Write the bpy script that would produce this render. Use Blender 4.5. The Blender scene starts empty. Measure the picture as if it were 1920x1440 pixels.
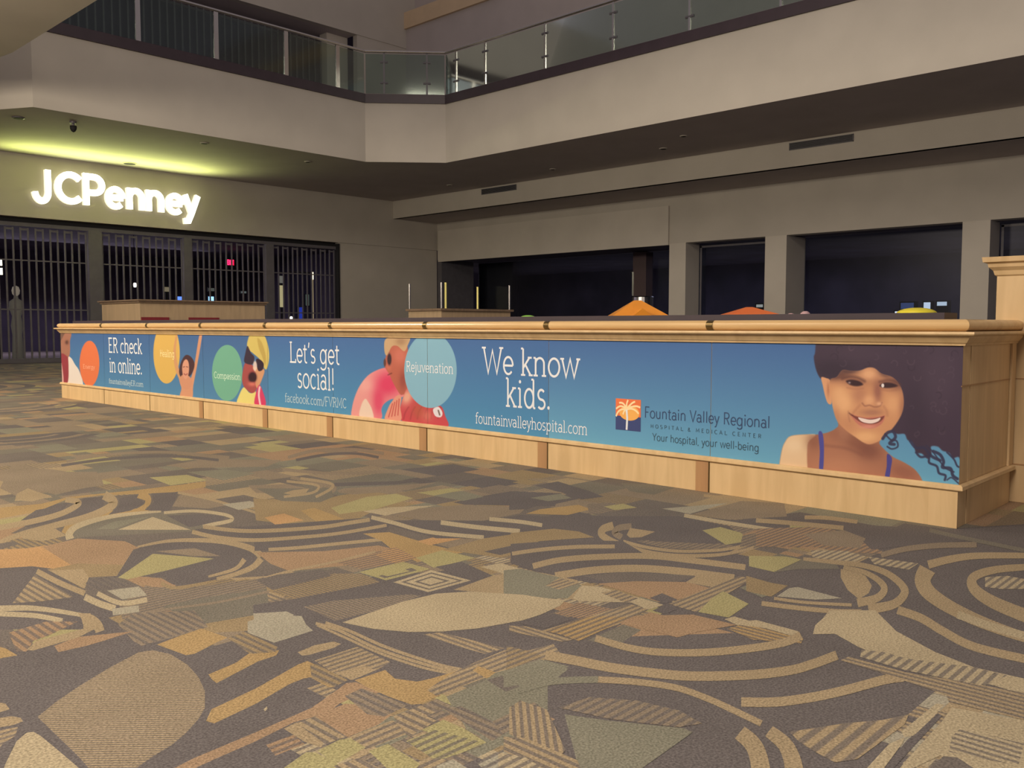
import bpy, math, random
import numpy as np
from mathutils import Vector

# ------------------------------------------------------------------ camera, world, lights, exposure
scn = bpy.context.scene
COL = scn.collection
F_PX, YAW, PITCH, EYE = 1670.0, math.radians(46.5), math.radians(-3.74), 1.25
cam_d = bpy.data.cameras.new('camera')
cam_d.sensor_fit = 'HORIZONTAL'; cam_d.sensor_width = 36.0
cam_d.lens = 36.0 * F_PX / 1920.0
cam_d.clip_start = 0.05; cam_d.clip_end = 200
cam = bpy.data.objects.new('camera', cam_d); COL.objects.link(cam)
cam.location = (0, 0, EYE)
cam.rotation_euler = (math.radians(90) + PITCH, 0, -YAW)
scn.camera = cam
scn.view_settings.view_transform = 'Standard'
scn.view_settings.look = 'None'
scn.view_settings.exposure = 0.0
scn.view_settings.gamma = 1.0
scn.view_settings.use_curve_mapping = False

world = bpy.data.worlds.new('world'); scn.world = world
world.use_nodes = True
bg = world.node_tree.nodes['Background']
bg.inputs[0].default_value = (0.195, 0.168, 0.18, 1); bg.inputs[1].default_value = 1.0


def area(name, loc, target, sx, sy, power, color, spread=180):
    d = bpy.data.lights.new(name, 'AREA'); d.shape = 'RECTANGLE'
    d.size, d.size_y, d.energy, d.color = sx, sy, power, color
    d.spread = math.radians(spread)
    o = bpy.data.objects.new(name, d); COL.objects.link(o)
    o.location = loc
    o.rotation_euler = (Vector(target) - Vector(loc)).to_track_quat('-Z', 'Y').to_euler()
    return o


area('bridge_lamp', (-1.5, 17.5, 6.6), (12, 15.5, 2.0), 2.2, 2.2, 1150, (1.0, 0.85, 0.64))
area('bridge_lamp', (-4.5, 9.0, 6.6), (10, 9.5, 2.0), 2.4, 2.4, 1150, (1.0, 0.85, 0.66))
area('corridor_lamp', (-2.0, 0.8, 6.6), (3, 3.5, 0.0), 3.0, 3.0, 620, (1.0, 0.88, 0.78))
area('upper_lamp', (5, 6, 12.5), (22, 16, 8), 5.0, 5.0, 1150, (1.0, 0.86, 0.70))
area('sign_glow_fill', (13.0, 31.1, 5.75), (13.0, 30.45, 6.88), 6.8, 0.16, 160, (0.80, 0.93, 0.24), 138)  # added unseen strip, stands in for the letters' glow on the soffit
area('store_fill', (15, 42, 4.7), (15, 40, 0), 14, 6, 620, (0.85, 0.72, 1.0))  # added fill, lifts the dark store interior
area('shop_fill', (36, 12, 4.2), (36, 12, 0), 5, 30, 260, (0.70, 0.72, 1.0))  # added cool fill, brightens the dark shop rooms

# ------------------------------------------------------------------ projection used only to read positions off the building's planes
_fw = np.array([math.sin(YAW) * math.cos(PITCH), math.cos(YAW) * math.cos(PITCH), math.sin(PITCH)])
_rt = np.array([math.cos(YAW), -math.sin(YAW), 0.0]); _up = np.cross(_rt, _fw)


def ray(px, py): return _fw * F_PX + _rt * (px - 960) - _up * (py - 720)


def floor_pt(px, py):
    r = ray(px, py); t = -EYE / r[2]
    return (r[0] * t, r[1] * t)


def wall_pt(px, py, x):          # on a plane x = const -> (y, z)
    r = ray(px, py); t = x / r[0]
    return (r[1] * t, EYE + r[2] * t)


def front_pt(px, py, y):         # on a plane y = const -> (x, z)
    r = ray(px, py); t = y / r[1]
    return (r[0] * t, EYE + r[2] * t)


# ------------------------------------------------------------------ materials
MATS = {}


def mat(name, col, rough=0.6, noise=0.0, nscale=8.0, bump=0.0, bscale=60.0, metal=0.0, spec=0.5, emis=None, estr=0.0, stretch=(1, 1, 1), alpha=None):
    if name in MATS: return MATS[name]
    m = bpy.data.materials.new(name); m.use_nodes = True
    nt = m.node_tree; b = nt.nodes['Principled BSDF']
    b.inputs['Base Color'].default_value = (*col, 1)
    b.inputs['Roughness'].default_value = rough
    b.inputs['Metallic'].default_value = metal
    b.inputs['Specular IOR Level'].default_value = spec
    tc = nt.nodes.new('ShaderNodeTexCoord')
    mp = nt.nodes.new('ShaderNodeMapping'); mp.inputs['Scale'].default_value = stretch
    nt.links.new(tc.outputs['Object'], mp.inputs[0])
    if noise > 0:
        n = nt.nodes.new('ShaderNodeTexNoise'); n.inputs['Scale'].default_value = nscale; n.inputs['Detail'].default_value = 4
        nt.links.new(mp.outputs[0], n.inputs[0])
        mr = nt.nodes.new('ShaderNodeMapRange'); mr.inputs[1].default_value = 0.3; mr.inputs[2].default_value = 0.7
        mr.inputs[3].default_value = 1 - noise; mr.inputs[4].default_value = 1 + noise
        nt.links.new(n.outputs[0], mr.inputs[0])
        vm = nt.nodes.new('ShaderNodeVectorMath'); vm.operation = 'SCALE'
        vm.inputs[0].default_value = col
        nt.links.new(mr.outputs[0], vm.inputs['Scale'])
        nt.links.new(vm.outputs[0], b.inputs['Base Color'])
    if bump > 0:
        n2 = nt.nodes.new('ShaderNodeTexNoise'); n2.inputs['Scale'].default_value = bscale
        nt.links.new(mp.outputs[0], n2.inputs[0])
        bp = nt.nodes.new('ShaderNodeBump'); bp.inputs['Strength'].default_value = bump; bp.inputs['Distance'].default_value = 0.01
        nt.links.new(n2.outputs[0], bp.inputs['Height']); nt.links.new(bp.outputs[0], b.inputs['Normal'])
    if emis:
        b.inputs['Emission Color'].default_value = (*emis, 1); b.inputs['Emission Strength'].default_value = estr
    MATS[name] = m
    return m


def s2l(*c):
    return tuple(((v / 255) / 12.92 if v / 255 <= 0.04045 else ((v / 255 + 0.055) / 1.055) ** 2.4) for v in c)


def wood(name, col, dark, rough=0.42, sc=(1, 1, 0.14)):
    if name in MATS: return MATS[name]
    m = bpy.data.materials.new(name); m.use_nodes = True
    nt = m.node_tree; b = nt.nodes['Principled BSDF']; b.inputs['Roughness'].default_value = rough
    tc = nt.nodes.new('ShaderNodeTexCoord'); mp = nt.nodes.new('ShaderNodeMapping'); mp.inputs['Scale'].default_value = sc
    nt.links.new(tc.outputs['Object'], mp.inputs[0])
    n = nt.nodes.new('ShaderNodeTexNoise'); n.inputs['Scale'].default_value = 9; n.inputs['Detail'].default_value = 6; n.inputs['Distortion'].default_value = 0.6
    nt.links.new(mp.outputs[0], n.inputs[0])
    cr = nt.nodes.new('ShaderNodeValToRGB')
    cr.color_ramp.elements[0].position = 0.34; cr.color_ramp.elements[0].color = (*dark, 1)
    cr.color_ramp.elements[1].position = 0.62; cr.color_ramp.elements[1].color = (*col, 1)
    nt.links.new(n.outputs[0], cr.inputs[0]); nt.links.new(cr.outputs[0], b.inputs['Base Color'])
    MATS[name] = m
    return m


M_WALL = mat('wall_paint', (0.49, 0.455, 0.402), 0.85, 0.05, 0.8, 0.15, 60)
M_SOFFIT = mat('soffit_paint', (0.47, 0.42, 0.41), 0.9, 0.05, 0.9)
M_LIGHTWALL = mat('pale_wall_paint', (0.56, 0.52, 0.46), 0.85, 0.05, 0.8)
M_DARKTRIM = mat('dark_trim_paint', (0.045, 0.03, 0.04), 0.5, 0.1, 3)
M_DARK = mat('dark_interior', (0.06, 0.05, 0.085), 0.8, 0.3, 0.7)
M_WARM = mat('warm_cove_light', (0.66, 0.50, 0.33), 0.8, 0.05, 2)  # warm light on the cove is put into this colour
M_GREY = mat('grey_painted_metal', (0.125, 0.118, 0.135), 0.5, 0.08, 5)
M_GREYD = mat('dark_grey_metal', (0.115, 0.11, 0.125), 0.5, 0.1, 5)
M_CHROME = mat('brushed_steel', (0.62, 0.60, 0.57), 0.25, metal=1.0)
M_BRASS = mat('dark_brass', (0.17, 0.12, 0.05), 0.35, metal=0.8)
M_MAPLE = wood('maple_wood', (0.70, 0.50, 0.265), (0.60, 0.415, 0.21))
M_RAIL = wood('varnished_maple', (0.66, 0.455, 0.225), (0.58, 0.385, 0.18), 0.24, (1, 0.1, 1))
M_STRIP = wood('darker_maple_strip', (0.47, 0.27, 0.125), (0.39, 0.215, 0.10))
M_KIOSK = wood('tan_kiosk_wood', (0.50, 0.37, 0.23), (0.43, 0.32, 0.20), 0.5)
M_KIOSKCAP = wood('brown_kiosk_cap', (0.26, 0.18, 0.12), (0.2, 0.14, 0.09), 0.5)
M_REDP = mat('dark_red_panel', (0.22, 0.02, 0.03), 0.6, 0.1, 10)
M_BLACK = mat('black_gap', (0.012, 0.012, 0.014), 0.8)
M_WHITE = mat('white_print', (0.76, 0.79, 0.84), 0.6)
M_PALEPRINT = mat('pale_blue_print', (0.52, 0.66, 0.72), 0.6)
M_NAVY = mat('navy_print', s2l(45, 70, 110), 0.6)
M_SLATE = mat('slate_print', s2l(50, 80, 100), 0.6)


def glass(name, tint, fac=0.12, rough=0.08, refl=(0.8, 0.9, 0.85)):
    m = bpy.data.materials.new(name); m.use_nodes = True
    nt = m.node_tree; nt.nodes.clear()
    out = nt.nodes.new('ShaderNodeOutputMaterial'); mx = nt.nodes.new('ShaderNodeMixShader')
    tr = nt.nodes.new('ShaderNodeBsdfTransparent'); tr.inputs[0].default_value = (*tint, 1)
    gl = nt.nodes.new('ShaderNodeBsdfGlossy'); gl.inputs['Roughness'].default_value = rough
    gl.inputs['Color'].default_value = (*refl, 1)
    lw = nt.nodes.new('ShaderNodeFresnel'); lw.inputs[0].default_value = 1.45
    mt = nt.nodes.new('ShaderNodeMath'); mt.operation = 'ADD'; mt.inputs[1].default_value = fac - 0.04
    nt.links.new(lw.outputs[0], mt.inputs[0]); nt.links.new(mt.outputs[0], mx.inputs[0])
    nt.links.new(tr.outputs[0], mx.inputs[1]); nt.links.new(gl.outputs[0], mx.inputs[2])
    nt.links.new(mx.outputs[0], out.inputs[0])
    return m


M_GLASS = glass('greenish_railing_glass', (0.66, 0.74, 0.70), 0.06)
M_SHOPGLASS = glass('shop_window_glass', (0.75, 0.78, 0.82), 0.04, 0.3, (0.22, 0.22, 0.26))
M_CLEAR = glass('clear_case_glass', (0.95, 0.96, 0.97), 0.03, 0.03)


def emit(name, col, s):
    return mat(name, (0.05, 0.05, 0.05), 0.5, emis=col, estr=s)


# ------------------------------------------------------------------ mesh helpers
BASE = {}


class MB:
    def __init__(s): s.v = []; s.f = []; s.m = []
    def face(s, pts, mi=0):
        n = len(s.v); s.v += [tuple(p) for p in pts]; s.f.append(tuple(range(n, n + len(pts)))); s.m.append(mi)
    def box(s, x0, x1, y0, y1, z0, z1, mi=0):
        n = len(s.v)
        s.v += [(x0, y0, z0), (x1, y0, z0), (x1, y1, z0), (x0, y1, z0), (x0, y0, z1), (x1, y0, z1), (x1, y1, z1), (x0, y1, z1)]
        for f in ((0, 3, 2, 1), (4, 5, 6, 7), (0, 1, 5, 4), (1, 2, 6, 5), (2, 3, 7, 6), (3, 0, 4, 7)):
            s.f.append(tuple(n + i for i in f)); s.m.append(mi)
        return s
    def prism(s, poly, z0, z1, mi=0):     # poly ccw in xy
        k = len(poly); n = len(s.v)
        s.v += [(x, y, z0) for x, y in poly] + [(x, y, z1) for x, y in poly]
        s.f.append(tuple(n + i for i in reversed(range(k)))); s.m.append(mi)
        s.f.append(tuple(n + k + i for i in range(k))); s.m.append(mi)
        for i in range(k):
            j = (i + 1) % k; s.f.append((n + i, n + j, n + k + j, n + k + i)); s.m.append(mi)
        return s
    def tube(s, p0, p1, r, seg=10, r1=None, mi=0):
        a = Vector(p0); b = Vector(p1); d = (b - a).normalized(); r1 = r if r1 is None else r1
        u = d.orthogonal().normalized(); w = d.cross(u); n = len(s.v)
        for c, rr in ((a, r), (b, r1)):
            for i in range(seg):
                t = 2 * math.pi * i / seg; s.v.append(tuple(c + (u * math.cos(t) + w * math.sin(t)) * rr))
        for i in range(seg):
            j = (i + 1) % seg; s.f.append((n + i, n + j, n + seg + j, n + seg + i)); s.m.append(mi)
        s.f.append(tuple(n + i for i in reversed(range(seg)))); s.m.append(mi)
        s.f.append(tuple(n + seg + i for i in range(seg))); s.m.append(mi)
        return s
    def lathe(s, cx, cy, prof, seg=24, mi=0, a0=0.0):
        n = len(s.v); k = len(prof)
        for r, z in prof:
            for i in range(seg):
                t = a0 + 2 * math.pi * i / seg; s.v.append((cx + r * math.cos(t), cy + r * math.sin(t), z))
        for a in range(k - 1):
            for i in range(seg):
                j = (i + 1) % seg
                s.f.append((n + a * seg + i, n + a * seg + j, n + (a + 1) * seg + j, n + (a + 1) * seg + i)); s.m.append(mi)
        s.f.append(tuple(n + i for i in reversed(range(seg)))); s.m.append(mi)
        s.f.append(tuple(n + (k - 1) * seg + i for i in range(seg))); s.m.append(mi)
        return s
    def build(s, name, mats, parent=None, loc=None, smooth=False, bevel=0.0):
        me = bpy.data.meshes.new(name)
        o3 = loc or (0, 0, 0)
        me.from_pydata([(x - o3[0], y - o3[1], z - o3[2]) for x, y, z in s.v], [], s.f)
        for m in (mats if isinstance(mats, (list, tuple)) else [mats]): me.materials.append(m)
        me.polygons.foreach_set('material_index', s.m)
        if smooth: me.polygons.foreach_set('use_smooth', [True] * len(me.polygons))
        me.update()
        o = bpy.data.objects.new(name, me); COL.objects.link(o)
        if parent:
            o.parent = parent
            pb = BASE[parent.name]; o.location = tuple(o3[i] - pb[i] for i in range(3))
        elif loc: o.location = loc
        BASE[o.name] = o3
        if bevel:
            b = o.modifiers.new('bevel', 'BEVEL'); b.width = bevel; b.segments = 2; b.limit_method = 'ANGLE'
        return o


def tag(o, label=None, cat=None, group=None, kind=None):
    if label: o['label'] = label
    if cat: o['category'] = cat
    if group: o['group'] = group
    if kind: o['kind'] = kind
    return o


def thing(name, base, label, cat, group=None):
    o = bpy.data.objects.new(name, None); COL.objects.link(o); o.location = base
    BASE[o.name] = base
    o.empty_display_size = 0.2
    return tag(o, label, cat, group)


def struct(o): o['kind'] = 'structure'; return o


def copy_tree(o, parent=None, delta=None):
    c = o.copy(); COL.objects.link(c); c.parent = parent
    if delta: c.location = tuple(c.location[i] + delta[i] for i in range(3))
    for ch in list(o.children): copy_tree(ch, c)
    return c


# ------------------------------------------------------------------ dimensions read off the building
Y1, X1, Z0, Z1 = 32.04, 28.6, 6.88, 6.10       # store front plane, right wall plane, soffit heights
XF, YF = 21.1, 25.05                            # balcony edges
XB = 25.92
ZT0, ZT1 = 8.87, 9.17                           # dark balcony trim
WX = 5.84                                       # barrier face
WY0, WY1 = 1.745, 16.35

# ------------------------------------------------------------------ ground floor: carpet inlaid from coloured shapes
CARPET = {  # colour, contrast colour (hatch), hatch axis
    'D': (80, 73, 72), 'd': (94, 85, 76), 'B': (160, 139, 98), 'b': (130, 114, 88), 'L': (176, 160, 122), 'G': (166, 135, 72),
    'g': (144, 122, 76), 'P': (156, 124, 84), 'O': (186, 142, 80), 'Y': (160, 152, 92), 'N': (118, 117, 94), 'n': (104, 99, 82), 'S': (160, 154, 130),
}
CARPET_MAP = {k: i for i, k in enumerate(CARPET)}
carpet_mats = []


def carpet_mat(name, c, c2=None, axis=None, period=0.03, duty=0.42):
    m = bpy.data.materials.new(name); m.use_nodes = True
    nt = m.node_tree; b = nt.nodes['Principled BSDF']; b.inputs['Roughness'].default_value = 0.95
    b.inputs['Specular IOR Level'].default_value = 0.15
    tc = nt.nodes.new('ShaderNodeTexCoord')
    n = nt.nodes.new('ShaderNodeTexNoise'); n.inputs['Scale'].default_value = 130; n.inputs['Detail'].default_value = 2
    nt.links.new(tc.outputs['Object'], n.inputs[0])
    n3 = nt.nodes.new('ShaderNodeTexNoise'); n3.inputs['Scale'].default_value = 2.3; n3.inputs['Detail'].default_value = 3
    nt.links.new(tc.outputs['Object'], n3.inputs[0])
    mr = nt.nodes.new('ShaderNodeMapRange'); mr.inputs[1].default_value = 0.3; mr.inputs[2].default_value = 0.7
    mr.inputs[3].default_value = 0.66; mr.inputs[4].default_value = 1.34
    nt.links.new(n.outputs[0], mr.inputs[0])
    mr3 = nt.nodes.new('ShaderNodeMapRange'); mr3.inputs[1].default_value = 0.3; mr3.inputs[2].default_value = 0.7
    mr3.inputs[3].default_value = 0.93; mr3.inputs[4].default_value = 1.07
    nt.links.new(n3.outputs[0], mr3.inputs[0])
    mm = nt.nodes.new('ShaderNodeMath'); mm.operation = 'MULTIPLY'
    nt.links.new(mr.outputs[0], mm.inputs[0]); nt.links.new(mr3.outputs[0], mm.inputs[1])
    vm = nt.nodes.new('ShaderNodeVectorMath'); vm.operation = 'SCALE'; vm.inputs[0].default_value = c
    if axis is not None:
        sp = nt.nodes.new('ShaderNodeSeparateXYZ'); nt.links.new(tc.outputs['Object'], sp.inputs[0])
        if axis in ('x', 'y'):
            src = sp.outputs[1 if axis == 'x' else 0]
        else:
            ad = nt.nodes.new('ShaderNodeMath'); ad.operation = 'ADD' if axis == 'e' else 'SUBTRACT'
            nt.links.new(sp.outputs[0], ad.inputs[0]); nt.links.new(sp.outputs[1], ad.inputs[1]); src = ad.outputs[0]
        a1 = nt.nodes.new('ShaderNodeMath'); a1.operation = 'MULTIPLY'; a1.inputs[1].default_value = 2 * math.pi / period
        nt.links.new(src, a1.inputs[0])
        a2 = nt.nodes.new('ShaderNodeMath'); a2.operation = 'SINE'; nt.links.new(a1.outputs[0], a2.inputs[0])
        a3 = nt.nodes.new('ShaderNodeMapRange'); a3.inputs[1].default_value = -0.25; a3.inputs[2].default_value = 0.45
        nt.links.new(a2.outputs[0], a3.inputs[0])
        mx = nt.nodes.new('ShaderNodeMix'); mx.data_type = 'RGBA'
        mx.inputs[6].default_value = (*c, 1); mx.inputs[7].default_value = (*c2, 1)
        nt.links.new(a3.outputs[0], mx.inputs[0]); nt.links.new(mx.outputs[2], vm.inputs[0])
    nt.links.new(mm.outputs[0], vm.inputs['Scale']); nt.links.new(vm.outputs[0], b.inputs['Base Color'])
    bp = nt.nodes.new('ShaderNodeBump'); bp.inputs['Strength'].default_value = 0.35; bp.inputs['Distance'].default_value = 0.004
    nt.links.new(n.outputs[0], bp.inputs['Height']); nt.links.new(bp.outputs[0], b.inputs['Normal'])
    return m


CK = 1.10
CIDX = {}


def ccol(k):
    c = s2l(*CARPET[k]); l = 0.3 * c[0] + 0.55 * c[1] + 0.15 * c[2]
    return tuple(min(0.8, CK * (0.066 * (1.06, 1.0, 0.98)[i] + 0.70 * (0.95 * c[i] + 0.05 * l))) for i in range(3))


def cmat(code):
    """'B' solid; 'B/x' stripes running along x; 'B/y' along y; 'B/e','B/f' diagonals; trailing digit = fine"""
    if code in CIDX: return CIDX[code]
    base = ccol(code[0])
    if '/' in code:
        ax = code.split('/')[1]
        dk = ccol('D'); per = 0.034
        if len(ax) > 1: per = {'1': 0.02, '2': 0.05}[ax[1]]
        dk = tuple(0.75 * dk[i] + 0.25 * base[i] for i in range(3))
        m = carpet_mat('carpet_striped_' + code.replace('/', '_'), base, dk, ax[0], per)
    else: m = carpet_mat('carpet_' + code, base)
    carpet_mats.append(m); CIDX[code] = len(carpet_mats) - 1
    return CIDX[code]


ORG = {'A': (0, 1160), 'B': (480, 1160), 'C': (960, 1160), 'D': (1420, 1160), 'E': (0, 900), 'F': (480, 900), 'G': (960, 900), 'H': (1420, 900)}
SC = 500 / 1920.0


def T(k, pts):
    if k == 'Z': return list(pts)
    if k == 'I': return [(x / 2.0, 680 + y / 2.0) for x, y in pts]
    ox, oy = ORG[k]
    return [(ox + x * SC, oy + y * SC) for x, y in pts]


def spline(pts, closed=False, n=5):
    out = []; k = len(pts)
    rng = range(k) if closed else range(k - 1)
    for i in rng:
        p = [pts[(i + j) % k] if closed else pts[min(max(i + j, 0), k - 1)] for j in (-1, 0, 1, 2)]
        for a in range(n):
            t = a / n
            out.append(tuple(0.5 * (2 * p[1][c] + (p[2][c] - p[0][c]) * t + (2 * p[0][c] - 5 * p[1][c] + 4 * p[2][c] - p[3][c]) * t * t + (3 * p[1][c] - p[0][c] - 3 * p[2][c] + p[3][c]) * t ** 3) for c in (0, 1)))
    if not closed: out.append(pts[-1])
    return out


floor = MB()
ZB, DZ = -0.0009, 0.00002
LAYERS = []


def level(pts):
    """lowest free pile layer above every earlier shape whose bounds touch this one"""
    xs = [p[0] for p in pts]; ys = [p[1] for p in pts]; b = (min(xs), max(xs), min(ys), max(ys)); l = 1
    for c, m_ in LAYERS:
        if m_ >= l and c[0] < b[1] and c[1] > b[0] and c[2] < b[3] and c[3] > b[2]: l = m_ + 1
    LAYERS.append((b, l))
    return ZB + DZ * l


def fpoly(wpts, code):
    z = level(wpts)
    floor.face([(x, y, z) for x, y in wpts], cmat(code))


def P(k, code, pts, smooth=False):
    q = T(k, pts)
    q = [(x, max(y, 622)) for x, y in q]
    if smooth: q = spline(q, True, 4)
    w = [floor_pt(*p) for p in q]
    ar = sum(w[i][0] * w[(i + 1) % len(w)][1] - w[(i + 1) % len(w)][0] * w[i][1] for i in range(len(w)))
    fpoly(w if ar > 0 else w[::-1], code)


def Bd(k, code, pts, hw, hw1=None):
    q = spline(T(k, pts), False, 7); s = {'Z': 1, 'I': 0.5}.get(k, SC); hw1 = hw if hw1 is None else hw1
    L = []; R_ = []
    n = len(q)
    for i, p in enumerate(q):
        a = q[max(i - 1, 0)]; b = q[min(i + 1, n - 1)]
        dx, dy = b[0] - a[0], b[1] - a[1]; l = math.hypot(dx, dy) or 1
        h = (hw + (hw1 - hw) * i / (n - 1)) * s
        L.append(floor_pt(p[0] - dy / l * h, p[1] + dx / l * h)); R_.append(floor_pt(p[0] + dy / l * h, p[1] - dx / l * h))
    mi = cmat(code); z = level(L + R_)
    for i in range(n - 1):
        floor.face([(*L[i], z), (*L[i + 1], z), (*R_[i + 1], z), (*R_[i], z)], mi)


# patchwork underneath
rnd = random.Random(7)
floor.face([(-14, -8, ZB - 0.00002), (34, -8, ZB - 0.00002), (34, 48, ZB - 0.00002), (-14, 48, ZB - 0.00002)], cmat('d'))


def bsp(x0, x1, y0, y1, d=0):
    w, h = x1 - x0, y1 - y0
    if (w < 0.7 and h < 0.7 and rnd.random() < 0.5) or max(w, h) < 0.3:
        c = rnd.choice(['d', 'D', 'D', 'b', 'b', 'N', 'n', 'n', 'g', 'P', 'B', 'Y', 'N/x', 'b/x', 'B/y', 'g/y', 'n', 'd'])
        floor.face([(x0, y0, ZB), (x1, y0, ZB), (x1, y1, ZB), (x0, y1, ZB)], cmat(c))
        return
    t = rnd.uniform(0.3, 0.7)
    if w * rnd.uniform(0.7, 1.3) > h: bsp(x0, x0 + w * t, y0, y1); bsp(x0 + w * t, x1, y0, y1)
    else: bsp(x0, x1, y0, y0 + h * t); bsp(x0, x1, y0 + h * t, y1)


bsp(-3.5, 9.6, -0.5, 20); bsp(-3.5, 12, 20, 32)

# far carpet: arcs and leaves repeat over the hall
for cx, cy, r in ((1.6, 12.5, 1.5), (4.4, 15.5, 1.3), (2.6, 17.6, 1.6), (5.0, 20.5, 1.5), (2.2, 23.5, 1.6), (6.5, 25, 1.5), (1.0, 20.6, 1.2), (8.0, 29, 1.6), (3.4, 11.2, 0.9)):
    a0 = rnd.uniform(0, 6.28)
    for j in range(5):
        rr = r * (0.4 + 0.15 * j); q0 = []; q1 = []
        for i in range(23):
            t0 = a0 + 3.6 * i / 22
            q0.append((cx + rr * math.cos(t0), cy + rr * math.sin(t0))); q1.append((cx + rr * 1.13 * math.cos(t0), cy + rr * 1.13 * math.sin(t0)))
        z = level(q0 + q1)
        for i in range(22): floor.face([(*q0[i], z), (*q1[i], z), (*q1[i + 1], z), (*q0[i + 1], z)], cmat('b' if j % 2 else 'D'))


def mosaic(pts, lo, hi, codes):
    """small axis-aligned carpet blocks filling a region"""
    w = [floor_pt(*p) for p in pts]; z = level(w)
    def ins(x, y):
        r = False; j = len(w) - 1
        for i in range(len(w)):
            if (w[i][1] > y) != (w[j][1] > y) and x < (w[j][0] - w[i][0]) * (y - w[i][1]) / (w[j][1] - w[i][1]) + w[i][0]: r = not r
            j = i
        return r
    def cut(x0, x1, y0, y1):
        if (x1 - x0 < hi and y1 - y0 < hi and rnd.random() < 0.5) or max(x1 - x0, y1 - y0) < lo:
            if ins((x0 + x1) / 2, (y0 + y1) / 2): floor.face([(x0, y0, z), (x1, y0, z), (x1, y1, z), (x0, y1, z)], cmat(rnd.choice(codes)))
            return
        t = rnd.uniform(0.3, 0.7)
        if (x1 - x0) * rnd.uniform(0.6, 1.5) > y1 - y0: cut(x0, x0 + (x1 - x0) * t, y0, y1); cut(x0 + (x1 - x0) * t, x1, y0, y1)
        else: cut(x0, x1, y0, y0 + (y1 - y0) * t); cut(x0, x1, y0 + (y1 - y0) * t, y1)
    cut(min(p[0] for p in w), max(p[0] for p in w), min(p[1] for p in w), max(p[1] for p in w))


# region grounds
P('Z', 'D', [(-60, 1222), (40, 1216), (120, 1200), (240, 1205), (300, 1190), (420, 1150), (560, 1100), (640, 1110), (700, 1080), (830, 1070), (960, 1040), (960, 1000), (1040, 960), (1250, 1000), (1420, 1040), (1440, 1060), (1560, 1030), (1640, 1000), (1960, 980), (1980, 1480), (-80, 1480)])
P('Z', 'D', [(-60, 1065), (60, 1060), (70, 1085), (150, 1110), (220, 1130), (260, 1180), (60, 1180), (-60, 1180)])
P('Z', 'D', [(1000, 985), (1060, 960), (1300, 985), (1500, 960), (1640, 985), (1900, 1000), (1940, 1100), (1700, 1120), (1400, 1090), (1100, 1040), (990, 1010)])
P('Z', 'd', [(20, 1000), (150, 935), (330, 920), (420, 940), (500, 970), (660, 990), (860, 960), (980, 930), (1060, 960), (900, 1000), (740, 1030), (500, 1080), (300, 1090), (90, 1000)])

MX = ['B', 'b', 'g', 'g', 'B/x', 'B/y', 'g/x', 'b/y', 'P', 'Y', 'n', 'N', 'L/x', 'D', 'd', 'b/x']
mosaic([(590, 1285), (700, 1325), (790, 1305), (960, 1235), (1010, 1300), (1000, 1450), (500, 1450), (640, 1380)], 0.08, 0.2, MX)
mosaic([(230, 1110), (480, 1080), (640, 1085), (700, 1110), (600, 1150), (520, 1150), (440, 1200), (290, 1205), (250, 1170)], 0.1, 0.25, MX)
mosaic([(1030, 1072), (1300, 1092), (1335, 1130), (1200, 1165), (1010, 1155), (940, 1115), (870, 1050), (960, 1035)], 0.1, 0.25, MX)
mosaic([(1290, 975), (1500, 985), (1640, 1040), (1560, 1062), (1440, 1050), (1300, 1020)], 0.12, 0.3, MX)
mosaic([(480, 940), (700, 930), (960, 900), (1090, 900), (1000, 940), (700, 985), (500, 962)], 0.15, 0.4, MX)
mosaic([(1720, 1330), (1760, 1290), (1930, 1330), (1930, 1440), (1690, 1440)], 0.06, 0.16, ['L', 'L/y', 'B', 'L/x', 'B/y', 'S'])

# ---- crop I (far middle)
P('I', 'b', [(40, 390), (200, 400), (380, 430), (390, 460), (240, 480), (60, 500), (0, 470)])
P('I', 'B', [(55, 515), (75, 490), (110, 475), (195, 500), (120, 520)])
P('I', 'b', [(620, 385), (780, 360), (1060, 365), (1000, 390), (700, 395)])
Bd('I', 'b', [(250, 370), (400, 345), (600, 335), (760, 345), (860, 355)], 5)
Bd('I', 'D', [(230, 385), (420, 360), (640, 350), (820, 365)], 5)
Bd('I', 'b', [(1080, 355), (1180, 330), (1320, 325), (1440, 340)], 6)
Bd('I', 'D', [(1110, 365), (1220, 345), (1330, 340), (1420, 355)], 5)
Bd('I', 'b', [(1060, 400), (1240, 415), (1420, 410), (1600, 400)], 6)
Bd('I', 'b', [(1180, 455), (1250, 465), (1230, 490), (1150, 500)], 9)
Bd('I', 'b', [(1090, 430), (1180, 450), (1200, 470), (1140, 490)], 6)
P('I', 'b', [(930, 460), (1080, 455), (1140, 470), (1060, 490), (960, 488)])
P('I', 'N', [(700, 410), (840, 400), (960, 415), (840, 440)])
P('I', 'Y', [(560, 430), (700, 420), (780, 440), (640, 460)])
P('I', 'D', [(1500, 400), (1700, 380), (1800, 400), (1640, 425)])
P('I', 'D', [(600, 490), (660, 485), (640, 560), (610, 555)])
Bd('I', 'G', [(240, 640), (260, 610), (300, 590), (420, 565), (560, 555)], 11)

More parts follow.
